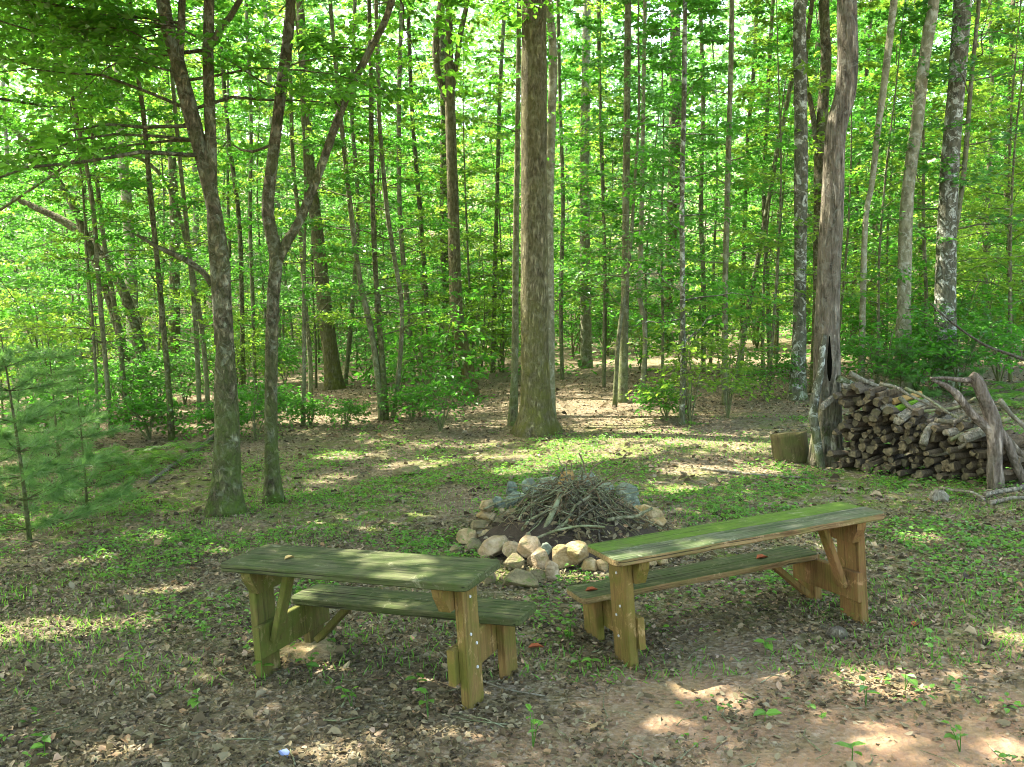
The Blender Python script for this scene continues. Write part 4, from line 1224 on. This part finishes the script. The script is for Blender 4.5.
def on_bench(b, p):
    from mathutils import Euler
    return np.array(b.location) + np.array(Euler(b.rotation_euler).to_matrix() @ Vector(p))


def dry_leaf(loc, L, rz, m, label, tilt=.15):
    P = np.array([[0, 0, 0.]]); V, Fq, k = leaves_geo(P, np.array([[1, 0, tilt]]), np.array([[0, 0, 1.]]), np.array([L]), np.array([L * .6]), .25, True)
    V[:, 2] -= V[:, 2].min() - .001
    V2 = V.copy(); V2[:, 2] += .0025
    o = link('dry_leaf', mesh_np('dry_leaf', np.vstack([V, V2]), [np.vstack([Fq[:, ::-1], Fq + len(V)])], M[m], False), None, loc)
    o.rotation_euler = (0, 0, rz); tag(o, label, 'dry leaf')


dry_leaf(on_bench(br, (-.93, .60, HS + .001)), .09, .3, 'dead_orange', 'orange curled dead leaf on the left end of the right bench seat')
dry_leaf(on_bench(br, (.37, .60, HS + .001)), .10, .4, 'dead_orange', 'reddish dead leaf on the right half of the right bench seat')
dry_leaf(on_bench(bl, (-.45, .16, HT + .001)), .07, .9, 'dead_tan', 'tan dead leaf near the left end of the left tabletop')
dry_leaf(hit(528, 650) + [0, 0, .01], .10, .1, 'dead_orange', 'orange dead leaf on the litter right of the left bench')
dry_leaf(hit(913, 628) + [0, 0, .01], .09, .8, 'dead_orange', 'dark red dead leaf on the ground right of the right bench')
dry_leaf(hit(287, 762) + [0, 0, .012], .09, 2.2, 'blue', 'pale bluish scrap lying on the litter at the bottom edge')
tag(bpy.data.objects[-1] if False else [o for o in bpy.data.objects if o.get('label', '').startswith('pale bluish')][0], None, 'scrap')
for o in bpy.data.objects:
    if o.get('label', '').startswith('pale bluish'): o.name = 'litter_scrap'

# ------------------------------------------------------------------ stones
import bmesh
def stone_mesh(name, size, seed, m):
    rg = np.random.default_rng(seed); bm = bmesh.new()
    P = nrm(rg.normal(0, 1, (12, 3))) * rg.uniform(.9, 1.15, (12, 1)); P = np.vstack([P, [[.8, .5, -.5], [-.8, .4, -.5], [-.7, -.6, -.4], [.7, -.7, -.5], [.5, .1, .75], [-.55, -.1, .7]] + rg.normal(0, .12, (6, 3))])
    for p in P: bm.verts.new(p * np.array(size) / 2)
    r = bmesh.ops.convex_hull(bm, input=bm.verts)
    bmesh.ops.delete(bm, geom=[v for v in bm.verts if not v.link_faces], context='VERTS')
    bmesh.ops.bevel(bm, geom=list(bm.edges), offset=min(size) * .045, segments=2, affect='EDGES', profile=.5)
    bmesh.ops.triangulate(bm, faces=bm.faces)
    bmesh.ops.subdivide_edges(bm, edges=bm.edges, cuts=1, use_grid_fill=True)
    for v in bm.verts:
        v.co *= 1 + .10 * mnoise.noise(v.co * (9 / max(size)) * .5 + Vector((seed, 0, 0)))
    me = bpy.data.meshes.new(name); bm.to_mesh(me); bm.free()
    for p in me.polygons: p.use_smooth = False
    me.materials.append(M[m]); return me


ST = [  # px, py centre, width, height, material, label
 (511, 487, 13, 12, 'stone_blue', 'small upright blue grey stone at the back left of the ring'), (497, 502, 14, 11, 'stone_blue', 'low blue grey stone at the left of the back row'),
 (513, 499, 23, 14, 'stone_blue', 'wide blue grey slab in the back left of the ring'), (531, 489, 18, 19, 'stone_blue', 'tall blue grey stone against the left of the brush heap'),
 (548, 484, 27, 14, 'stone_blue', 'long blue grey stone at the back behind the brush heap'), (587, 480, 22, 13, 'stone_blue', 'blue grey stone topping the back of the ring right of the stub'),
 (606, 490, 17, 13, 'stone_blue', 'dark blue grey stone between the brush and the right back stone'), (627, 491, 22, 14, 'stone_blue', 'rounded pale blue stone at the back right of the ring'),
 (633, 502, 17, 12, 'stone_blue', 'blue grey stone just below the rounded pale blue one'),
 (486, 505, 15, 12, 'stone_ochre', 'ochre stone topping the little stack at the left of the ring'), (486, 515, 17, 11, 'stone_ochre', 'ochre stone under the top one of the left stack'),
 (478, 525, 17, 12, 'stone_moss', 'mossy stone at the left of the ring below the ochre stack'), (466, 536, 20, 17, 'stone_ochre', 'large pale ochre block at the far left of the ring'),
 (474, 546, 22, 13, 'stone_moss', 'mossy stone in front of the large pale ochre block'), (483, 536, 16, 13, 'stone_ochre', 'ochre stone between the pale block and the brush'),
 (493, 547, 30, 16, 'stone_pink', 'long pink stone at the front left of the ring'), (512, 551, 22, 17, 'stone_pink', 'pointed pink stone second along the front row'),
 (530, 546, 27, 17, 'stone_pink', 'pale pink stone on top of the front middle'), (539, 559, 23, 19, 'stone_pink', 'leaning grey pink slab in the front middle'),
 (546, 549, 13, 11, 'stone_blue', 'small blue grey stone wedged in the front row'), (516, 563, 23, 15, 'stone_moss', 'brown stone below the pointed pink one'),
 (519, 579, 40, 15, 'stone_moss', 'long mossy brown stone lying in front of the ring'), (537, 576, 20, 13, 'stone_moss', 'brown stone at the right end of the long mossy one'),
 (563, 557, 24, 25, 'stone_ochre', 'big ochre stone standing in the front right of the ring'), (552, 571, 15, 22, 'stone_pink', 'narrow upright pink stone in the front of the ring'),
 (577, 550, 25, 20, 'stone_ochre', 'big ochre stone beside the right tabletop corner'), (590, 565, 18, 13, 'stone_ochre', 'ochre stone under the left end of the right tabletop'),
 (603, 565, 13, 13, 'stone_ochre', 'small ochre stone left of the right bench cleat'), (582, 562, 13, 10, 'stone_moss', 'small mossy stone between the big ochre stones'),
 (652, 514, 29, 15, 'stone_ochre', 'broad ochre stone at the right of the ring'), (641, 511, 14, 12, 'stone_ochre', 'ochre stone on the inner side of the broad right one'),
 (658, 522, 17, 9, 'stone_ochre', 'flat ochre stone touching the right tabletop edge'), (489, 577, 12, 15, 'stone_moss', 'stone just right of the left tabletop corner'),
 (651, 562, 13, 9, 'stone_ochre', 'ochre stone seen between the right tabletop and seat'), (663, 560, 14, 9, 'stone_ochre', 'ochre stone right of the other one between tabletop and seat'),
 (456, 550, 15, 8, 'stone_moss', 'small mossy stone left outside the ring'), (492, 531, 13, 10, 'stone_moss', 'brown stone at the left inside edge of the ring'),
 (408, 470, 30, 8, 'stone_moss', 'low moss covered stone alone on the ground left of the ring'),
]
for i, (px, py, w_, h_, m, lab) in enumerate(ST):
    raised = py < 552 and h_ < 18 and m != 'stone_blue'
    yb = py + h_ * .5
    b = hit(px, yb)
    if (px, py) in ((486, 505), (530, 546), (546, 549), (577, 550), (493, 547), (512, 551)):
        Y = {(486, 505): hit(486, 521)[1], (530, 546): hit(530, 566)[1], (546, 549): hit(546, 568)[1], (577, 550): hit(577, 570)[1], (493, 547): hit(493, 558)[1], (512, 551): hit(512, 562)[1]}[(px, py)]
    elif m == 'stone_blue' and py < 510:
        Y = min(b[1], 9.15 + .004 * (500 - py) * 10)
        b = at(px, yb, Y)
    else: Y = b[1]
    c = at(px, py, Y); s = Y / F
    sz = (w_ * s * 1.14, w_ * s * .95, max(h_ * s * 1.34, .08))
    o = link('stone', stone_mesh('stone', sz, 800 + i, m), None, (c[0], c[1] + .03, max(c[2] - .01, ground(c[0], c[1]) + sz[2] * .25)))
    rg = np.random.default_rng(850 + i); o.rotation_euler = (rg.normal(0, .2), rg.normal(0, .2), rg.normal(0, .5))
    tag(o, lab, 'stone', 'stones of the fire ring' if i < len(ST) - 1 else None)

# hidden fill under the heap : ash and leaf mould
CX, CY = .50, 8.30; CZ = ground(CX, CY)
rg = np.random.default_rng(91)
nr, na = 14, 40
V = []
for i in range(nr):
    r = i / (nr - 1) * .95
    for j in range(na):
        a = 6.283 * j / na; x = CX + r * math.cos(a); y = CY + r * math.sin(a)
        V.append((x, y, ground(x, y) - .02 + .30 * max(0, 1 - (r / .93) ** 2) * (1 + .35 * mnoise.noise((x * 5, y * 5, 2)))))
idx2 = np.arange(nr * na).reshape(nr, na)
q = np.stack([idx2[:-1], idx2[1:], np.roll(idx2[1:], -1, 1), np.roll(idx2[:-1], -1, 1)], -1).reshape(-1, 4)
t = NT('dark_ash_and_mould'); v = t.coords('Object'); t.bsdf(t.mix(t.noise(v, 30, 5, .7), (.02, .016, .012), (.10, .075, .05)), .95, .1, t.noise(v, 40, 5, .7), 1, .03); M['ash'] = t.m
o = link('ash_heap', mesh_np('ash_heap', V, [q], M['ash'])); tag(o, 'dark heap of ash and leaf mould inside the stone ring under the sticks', 'ash heap')
# dead leaves caught in the heap
n = 900
r = np.sqrt(rg.uniform(0, 1, n)) * .8; a = rg.uniform(0, 6.283, n); X = CX + r * np.cos(a); Y = CY + r * np.sin(a)
keep = rg.uniform(0, 1, n) < np.where(X > CX + .05, .9, .35); X, Y, r = X[keep], Y[keep], r[keep]; n = len(X)
Z = grounds(X, Y) + .30 * (1 - (r / .93) ** 2) + rg.uniform(-.02, .06, n)
L = rg.uniform(.05, .09, n)
V, Fq, k = leaves_geo(np.stack([X, Y, Z], -1), rg.normal(0, 1, (n, 3)) * [1, 1, .4], rg.normal(0, .6, (n, 3)) + [0, 0, 1], L, L * .6, .2, True)
o = link('caught_leaves', mesh_np('caught_leaves', V, [Fq], M['litter'], False, np.repeat(rg.uniform(.2, 1, n), k))); tag(o, 'dead leaves caught in the brush heap', None, None, 'stuff')

# sticks of the brush heap
def stick(loc, d, L, r, label, group, rg, m=None, side=0, bend=.16):
    d = nrm(np.array(d, float)); u = np.linspace(-.5, .5, 7)[:, None]
    ref = nrm(np.cross(d, [0, 0, 1.]) + 1e-6)
    P = d * u * L + ref * (np.sin(u * 3 + rg.uniform(0, 6)) * bend * L * rg.uniform(-1, 1)) + np.array([0, 0, -1.]) * (u ** 2 * L * rg.uniform(-.1, .45)) + rg.normal(0, .012 * L, (7, 3))
    mb = MB(); S, rr = smooth_path(P, np.linspace(r, r * .45, 7), .05); tube(mb, S, rr, 6, .08, 20, int(rg.integers(1e6)))
    for k in range(side):
        i = int(rg.integers(len(S) // 3, len(S) - 1)); dd = nrm(d + rg.normal(0, .6, 3))
        q_ = np.array([S[i], S[i] + dd * L * .12, S[i] + dd * L * .25 + rg.normal(0, .03, 3)]); tube(mb, q_, [r * .5, r * .35, r * .2], 5, cap=False)
    o = link('stick', mb.mesh('stick', M[m or ('stick', 'stick', 'stick_brown', 'stick_dark')[int(rg.integers(4))]]), None, loc); tag(o, label, 'stick', group)
    return o


rg = np.random.default_rng(95)
for i in range(230):
    rr_ = math.sqrt(rg.uniform()) * .56; a = rg.uniform(0, 6.283)
    x, y = CX + .04 + rr_ * math.cos(a) * 1.05, CY + rr_ * math.sin(a) * .9
    dome = .52 * (1 - (rr_ / .76) ** 1.5)
    z = ground(x, y) + max(.06, dome * rg.uniform(.72, 1.12)) + .02
    # lie on the slope of the dome : mostly radial / leaning, some across
    ra = a + (rg.normal(0, .5) if rg.random() < .45 else rg.uniform(0, 6.28))
    slope = -.55 if abs(math.cos(ra - a)) > .5 else 0
    d = [math.cos(ra), math.sin(ra), slope * math.copysign(1, math.cos(ra - a)) * (rr_ > .15) + rg.normal(0, .30)]
    stick((x, y, z), d, rg.uniform(.25, .9), .003 + .008 * rg.uniform() ** 2, 'bare dead stick tangled in the brush heap inside the stone ring', 'sticks of the brush heap', rg, side=int(rg.integers(0, 4)))
for i in range(18):
    a = rg.uniform(0, 6.283); rr_ = rg.uniform(.1, .45); x, y = CX + rr_ * math.cos(a), CY + rr_ * math.sin(a)
    stick((x, y, ground(x, y) + .42 - .3 * rr_ + rg.uniform(0, .1)), [rg.normal(), rg.normal(), rg.uniform(.1, 1.0)], rg.uniform(.5, 1.0), rg.uniform(.005, .012), 'bare dead stick tangled in the brush heap inside the stone ring', 'sticks of the brush heap', rg, side=3)
def stick_px(p0, p1, Y0, Y1, w0, w1, label, m='stick', cat='stick', name=None, wob=.02, mid=None):
    a = at(p0[0], p0[1], Y0); b = at(p1[0], p1[1], Y1); rg = np.random.default_rng(int(p0[0] * 7 + p1[1]))
    pts = [a, (a * 2 + b) / 3 + rg.normal(0, wob, 3), (a + 2 * b) / 3 + rg.normal(0, wob, 3), b]
    if mid is not None: pts = [a] + [at(mx_, my_, (Y0 + Y1) / 2) for mx_, my_ in mid] + [b]
    r0, r1 = w0 / 2 / F * Y0, w1 / 2 / F * Y1
    S, rr = smooth_path(np.array(pts) - a, np.linspace(r0, r1, len(pts)), .05)
    mb = MB(); tube(mb, S, rr, 9, .1, 12, 5)
    o = link(name or 'stick', mb.mesh(name or 'stick', M[m]), None, a); tag(o, label, cat); return o


stick_px((542, 537), (561, 490), 7.75, 8.1, 6.5, 4.5, 'thick pale stick leaning up the front of the brush heap')
stick_px((522, 530), (560, 500), 7.8, 8.1, 3, 2.5, 'thin crooked stick left of the thick pale one', mid=[(530, 520), (545, 512)])
stick_px((556, 530), (590, 496), 7.7, 8.1, 3.5, 2.5, 'slanting grey stick right of the thick pale one')
stick_px((530, 541), (605, 527), 7.55, 7.65, 2.8, 2.2, 'long arched twig along the front of the brush heap', mid=[(555, 531), (582, 526)])
stick_px((607, 520), (652, 508), 7.9, 8.1, 4, 3, 'grey stick poking out of the right side of the heap')
stick_px((566, 496), (567, 472), 8.35, 8.4, 15, 13, 'short rotten brown stub standing on top of the brush heap', 'rotten', 'wood stub', 'wood_stub')

# ------------------------------------------------------------------ woodpile
PB = hit(834, 470); PE = hit(1032, 492)
A0 = np.array([PB[0], PB[1] + .05]); A1 = np.array([PE[0], PE[1] + .15])
PL = np.linalg.norm(A1 - A0); pd_ = (A1 - A0) / PL; pn = np.array([-pd_[1], pd_[0]])     # pn points away from the camera
if pn[1] < 0: pn = -pn


def log_mesh(seed, L, r):
    rg = np.random.default_rng(seed); k = 9
    kind = seed % 3
    if kind == 0: ang = np.sort(rg.uniform(0, 6.283, 9)); rad = r * rg.uniform(.85, 1.08, 9)
    elif kind == 1: ang = np.concatenate([np.linspace(-.6, 3.6, 7), [4.2, 5.2]]); rad = r * np.concatenate([rg.uniform(.95, 1.1, 7), [.45, .5]])
    else: ang = np.concatenate([np.linspace(0, 2.2, 6), [3.1, 4.2, 5.4]]); rad = r * np.concatenate([rg.uniform(1.05, 1.25, 6), [.55, .5, .6]])
    pr = np.stack([np.cos(ang) * rad, np.sin(ang) * rad], -1)
    u = np.linspace(-L / 2, L / 2, 6); tw = rg.normal(0, .15)
    V = []
    for i, x in enumerate(u):
        s = 1 + rg.normal(0, .04); a = tw * i / 6; c, s_ = math.cos(a), math.sin(a)
        for p in pr + rg.normal(0, r * .05, pr.shape): V.append((x + (rg.normal(0, .008) if i in (0, 5) else 0), (p[0] * c - p[1] * s_) * s, (p[0] * s_ + p[1] * c) * s))
    V = np.array(V); ix_ = np.arange(6 * k).reshape(6, k)
    q = np.stack([ix_[:-1], ix_[1:], np.roll(ix_[1:], -1, 1), np.roll(ix_[:-1], -1, 1)], -1).reshape(-1, 4)
    mb = MB(); mb.add(V, [q[:, ::-1]], 0); mb.add(V[:k], [[list(range(k))]], 1); mb.add(V[-k:], [[list(range(k))[::-1]]], 1)
    return mb.mesh('split_log', [M['log_bark'], M['log_end']], False)


LM = [log_mesh(900 + i, .5, .055) for i in range(12)]
rg = np.random.default_rng(97)
base_yaw = math.atan2(pn[1], pn[0])
row = 0; nlog = 0
dz = .074
def pile_h(s):   # height of the stack along its length
    u = s / PL
    return np.interp(u, [0, .12, .26, .38, .5, .62, .8, 1.0], [1.02, 1.04, .92, .68, .64, .62, .56, .5])
while row * dz < 1.4:
    s = .06 + (row % 2) * .05
    while s < PL:
        z = .05 + row * dz
        if z < pile_h(s) - .02:
            x, y = A0 + pd_ * s + pn * (.25 + rg.normal(0, .075) + .05 * row * dz)
            zz = ground(x, y) + z + rg.normal(0, .012)
            mess = np.clip((s / PL - .52) * 2.6, 0, 1) * (.4 + z)
            yaw = base_yaw + rg.normal(0, .16) - mess * rg.uniform(.0, 1.3)
            o = link('split_log', LM[int(rg.integers(12))], None, (x, y, zz))
            o.rotation_euler = (rg.uniform(0, 6.28), rg.normal(0, .07) + mess * rg.normal(0, .22), yaw)
            sc = rg.uniform(.55, 1.08); o.scale = (rg.uniform(.85, 1.1), sc, sc)
            tag(o, 'weathered grey split log packed in the stacked woodpile', 'firewood log', 'logs of the woodpile'); nlog += 1
        s += .106 * rg.uniform(.92, 1.1)
    row += 1


def px_log(p0, p1, Y0, Y1, w, label, m, seed):
    a = at(p0[0], p0[1], Y0); b = at(p1[0], p1[1], Y1); L = np.linalg.norm(b - a); r = w / 2 / F * Y0
    me = log_mesh(seed, L, r)
    me.materials.clear(); me.materials.append(M[m]); me.materials.append(M['log_end'])
    o = link('split_log', me, None, (a + b) / 2)
    o.rotation_euler = Vector((b - a).tolist()).to_track_quat('X', 'Z').to_euler(); tag(o, label, 'firewood log', 'logs of the woodpile')


def pile_Y(px):
    u = np.clip((px - 834) / (1032 - 834), 0, 1); return float((A0 + (A1 - A0) * u)[1])


px_log((893, 410), (920, 401), pile_Y(900) + .1, pile_Y(900) + .35, 9, 'split log with bright green moss on top of the woodpile', 'moss', 933)
px_log((892, 402), (920, 394), pile_Y(900) + .2, pile_Y(900) + .4, 7, 'rotten orange split log lying above the mossy one', 'rotten', 936)
px_log((899, 421), (929, 403), pile_Y(910), pile_Y(910) + .3, 12, 'pale grey split log slanting below the mossy one', 'dead_wood', 939)
px_log((946, 434), (977, 426), pile_Y(960) - .02, pile_Y(960) + .05, 9, 'pale log lying crosswise left of the forked dead post', 'dead_wood', 931)
px_log((963, 440), (990, 430), pile_Y(975) - .12, pile_Y(975) - .05, 12, 'pinkish grey split log touching the forked dead post', 'dead_wood', 934)
px_log((842, 386), (868, 390), pile_Y(850) + .1, pile_Y(850) + .1, 6, 'flat grey slab on the top left of the woodpile', 'dead_wood', 937)
px_log((822, 407), (832, 398), pile_Y(834) - .1, pile_Y(834) + .1, 7, 'short log sticking out at the top left of the woodpile', 'dead_wood', 930)
stick_px((838, 378), (873, 388), pile_Y(850) + .2, pile_Y(850) + .2, 7, 6, 'mossy pole lying along the top left of the woodpile', 'bark_lichen', 'pole', 'pole')
stick_px((850, 373), (889, 391), pile_Y(870) + .35, pile_Y(870) + .2, 5, 4, 'bare pole sloping down the back of the woodpile top', 'dead_wood', 'pole', 'pole')
stick_px((923, 444), (957, 402), pile_Y(935) - .15, pile_Y(935) + .2, 8, 7, 'grey branch leaning up the face of the woodpile', 'dead_wood', 'branch', 'branch')
rgb = np.random.default_rng(131)
JL = [((878, 398), (902, 391), 9), ((884, 406), (898, 412), 10), ((915, 414), (936, 404), 9), ((930, 424), (948, 412), 10), ((938, 412), (962, 404), 8), ((950, 424), (976, 416), 9),
      ((958, 432), (968, 420), 9), ((972, 420), (996, 424), 9), ((908, 428), (924, 420), 9), ((925, 436), (940, 428), 9), ((990, 440), (1014, 432), 9), ((1002, 450), (1026, 446), 10), ((870, 394), (886, 388), 8)]
for i, (p0, p1, w_) in enumerate(JL):
    px_log(p0, p1, pile_Y(p0[0]) + rgb.uniform(.0, .1), pile_Y(min(1030, p1[0])) + rgb.uniform(.2, .42), w_, 'weathered grey split log tumbled over the sagging top of the woodpile', ('log_bark', 'dead_wood', 'log_bark', 'post_wood')[i % 4], 950 + i)
for i, (p0, p1, w0, lab) in enumerate([((900, 398), (950, 414), 4.5, 'crooked branch lying across the top middle of the woodpile'), ((915, 412), (975, 398), 4, 'pale branch rising to the right over the woodpile'),
        ((935, 420), (990, 412), 5, 'thick dead limb lying on the right slope of the woodpile'), ((880, 384), (930, 405), 3.5, 'thin bare branch sloping down the top of the woodpile'),
        ((950, 440), (1010, 418), 4.5, 'dead limb crossing behind the forked dead post'), ((1000, 430), (1040, 470), 6, 'grey limb dropping to the right edge beyond the forked post'),
        ((930, 455), (975, 440), 5, 'half buried limb sticking out of the right face of the woodpile'), ((905, 388), (985, 425), 3, 'long thin stick lying on the woodpile towards the forked post')]):
    stick_px(p0, p1, pile_Y(p0[0]) + rgb.uniform(-.12, .25), pile_Y(min(1030, p1[0])) + rgb.uniform(-.12, .2), w0, w0 * .7, lab, ('dead_wood', 'stick', 'post_wood')[i % 3], 'branch', 'branch', .04)
# forked dead post
YP = hit(996, 488)[1] - .05
b0 = at(996, 490, YP); mb = MB()
for pts in ([(996, 492, 17), (995, 470, 15), (995, 440, 15), (993, 420, 14), (984, 397, 12), (977, 380, 11), (972, 375, 8)],
            [(994, 436, 9), (985, 426, 9), (970, 412, 8), (956, 394, 8), (944, 385, 6), (932, 380, 3)],
            [(978, 380, 6), (962, 380, 4.5), (945, 378, 3.5), (930, 378, 2.5)],
            [(997, 428, 8), (1006, 440, 8), (1015, 462, 9), (1024, 482, 9)]):
    P_, R_ = px_stem(pts, YP, None); S_, r_ = smooth_path(P_ - b0, R_, .05); tube(mb, S_, r_, 12, .14, 9, 8)
o = link('dead_post', mb.mesh('dead_post', M['post_wood']), None, b0); tag(o, 'forked bare dead trunk propped upright against the right of the woodpile', 'dead trunk')
for p0, p1, w_, lab in [((985, 497), (1024, 488), 6, 'grey branch lying at the foot of the forked dead post'), ((990, 505), (1024, 500), 5, 'second grey branch on the ground below the forked post'),
                        ((940, 490), (985, 502), 3.5, 'thin stick on the green cover in front of the woodpile'), ((1000, 400), (1030, 440), 5, 'grey stick slanting at the right edge behind the forked post')]:
    Y0, Y1 = hit(*p0)[1], hit(*p1)[1]
    if p0[1] == 400: Y0 = Y1 = YP + .4
    o = stick_px(p0, p1, Y0 - .02, Y1 - .02, w_, w_ * .7, lab, 'dead_wood', 'branch', 'branch')
    if p0[1] != 400: o.location.z += .02
M['stump_bark'] = wood_mat('brown_stump_bark', ((.02, .016, .007), (.115, .088, .038), (.075, .062, .024)), .6, (.06, .08, .014), 7, 'Z', (.42, .66))
px_w = hit(797, 463)
mb = MB(); rg = np.random.default_rng(5)
S_ = np.array([[0, 0, z] for z in np.linspace(-.05, .36, 8)]); tube(mb, S_, np.full(8, .225) * (1 + rg.normal(0, .01, 8)), 26, .05, 7, 4)
o = link('log_stump', mb.mesh('log_stump', [M['stump_bark']]), None, (px_w[0], px_w[1] + .2, px_w[2])); o.rotation_euler = (-.16, -.06, .4)
tag(o, 'short round cut log standing left of the shaggy curved tree', 'log round')
# odds on the ground
mb = MB(); mb.box((0, 0, 0), (.34, .42, .05)); me = stone_mesh('flat_stone', (.42, .5, .07), 990, 'stone_ochre')
p = hit(304, 655); o = link('flat_stone', me, None, p + [0, .02, .012]); tag(o, 'flat pale slab half sunk under the left end of the left bench', 'stone')
p = hit(836, 636); o = link('bark_chunk', stone_mesh('bark_chunk', (.16, .12, .10), 991, 'post_wood'), None, p + [0, 0, .03]); tag(o, 'rotten brown chunk on the litter by the right leg of the right bench', 'wood chunk')
p = hit(940, 500); o = link('bark_chunk', stone_mesh('bark_chunk', (.22, .18, .16), 992, 'dead_wood'), None, p + [0, 0, .04]); tag(o, 'dark wood chunk on the green cover in front of the woodpile', 'wood chunk')
for p0, p1, w_, lab, mid in [((440, 655), (545, 700), 1.8, 'thin curved twig on the litter under the left bench', [(470, 680), (505, 693)]),
                             ((150, 484), (216, 436), 4, 'pale fallen branch slanting on the ground left of the twin stemmed tree', [(172, 468), (196, 452)]),
                             ((735, 375), (803, 372), 3, 'thin fallen pole lying left of the shaggy curved tree', None),
                             ((700, 470), (800, 480), 2.5, 'long thin twig on the green cover left of the log round', None)]:
    pts = [p0] + (mid or [((p0[0] + p1[0]) / 2, (p0[1] + p1[1]) / 2)]) + [p1]
    H = np.array([hit(*q_) for q_ in pts]) + [0, 0, .025]; S_, r_ = smooth_path(H - H[0], [w_ / 2 / F * h_[1] for h_ in H], .05)
    mb = MB(); tube(mb, S_, r_, 6, .1, 10, 3); o = link('fallen_branch', mb.mesh('fallen_branch', M['dead_wood']), None, H[0]); tag(o, lab, 'branch')
# dark dead bough hanging across the right background
Yb = 14.5; pts = [(930, 303, 1.5), (955, 325, 2), (985, 345, 2.6), (1012, 355, 3), (1040, 366, 3)]
P_, R_ = px_stem(pts, Yb, None); S_, r_ = smooth_path(P_ - P_[-1], R_, .1); mb = MB(); tube(mb, S_, r_, 7, .1, 8, 2)
o = link('fallen_branch', mb.mesh('fallen_branch', M['stick_dark']), None, P_[-1]); tag(o, 'dark dead bough sloping down right of the lichen spotted thick trunk', 'branch')
EXPO = 3.42

# ------------------------------------------------------------------ world, sun, view
w = bpy.data.worlds.new('World'); scene.world = w; w.use_nodes = True
nt = w.node_tree; nt.nodes.clear()
out = nt.nodes.new('ShaderNodeOutputWorld'); bgd = nt.nodes.new('ShaderNodeBackground')
sky = nt.nodes.new('ShaderNodeTexSky'); sky.sky_type = 'NISHITA'; sky.sun_disc = False
sky.sun_elevation = SUN_EL
sky.sun_rotation = math.atan2(SDIR[0], SDIR[1])
sky.air_density = 1.0; sky.dust_density = 3.0; sky.ozone_density = .6
bgd.inputs['Strength'].default_value = .15
mul = nt.nodes.new('ShaderNodeMix'); mul.data_type = 'RGBA'; mul.blend_type = 'MULTIPLY'; mul.inputs[0].default_value = 1
ca = [i for i in mul.inputs if i.type == 'RGBA']; ca[1].default_value = (1.0, .93, .80, 1)      # warm tint added to the sky colour so the shade turns less blue
nt.links.new(sky.outputs[0], ca[0]); nt.links.new([o for o in mul.outputs if o.type == 'RGBA'][0], bgd.inputs['Color']); nt.links.new(bgd.outputs[0], out.inputs['Surface'])
sd = bpy.data.lights.new('sun', 'SUN'); sd.energy = 2.7; sd.angle = R(.5); sd.color = (1, .94, .84)
so = bpy.data.objects.new('sun', sd); COL.objects.link(so)
so.rotation_euler = Vector(SDIR.tolist()).to_track_quat('Z', 'Y').to_euler()
so.location = (-8, 6, 20)
vs = scene.view_settings
vs.view_transform = 'Standard'; vs.look = 'None'; vs.gamma = 1; vs.use_curve_mapping = False
vs.exposure = EXPO
scene.render.engine = 'CYCLES'
cy = scene.cycles
cy.max_bounces = 6; cy.diffuse_bounces = 4; cy.glossy_bounces = 2; cy.transmission_bounces = 5; cy.transparent_max_bounces = 4
cy.use_denoising = True; cy.filter_width = 1.0
cy.caustics_reflective = False; cy.caustics_refractive = False
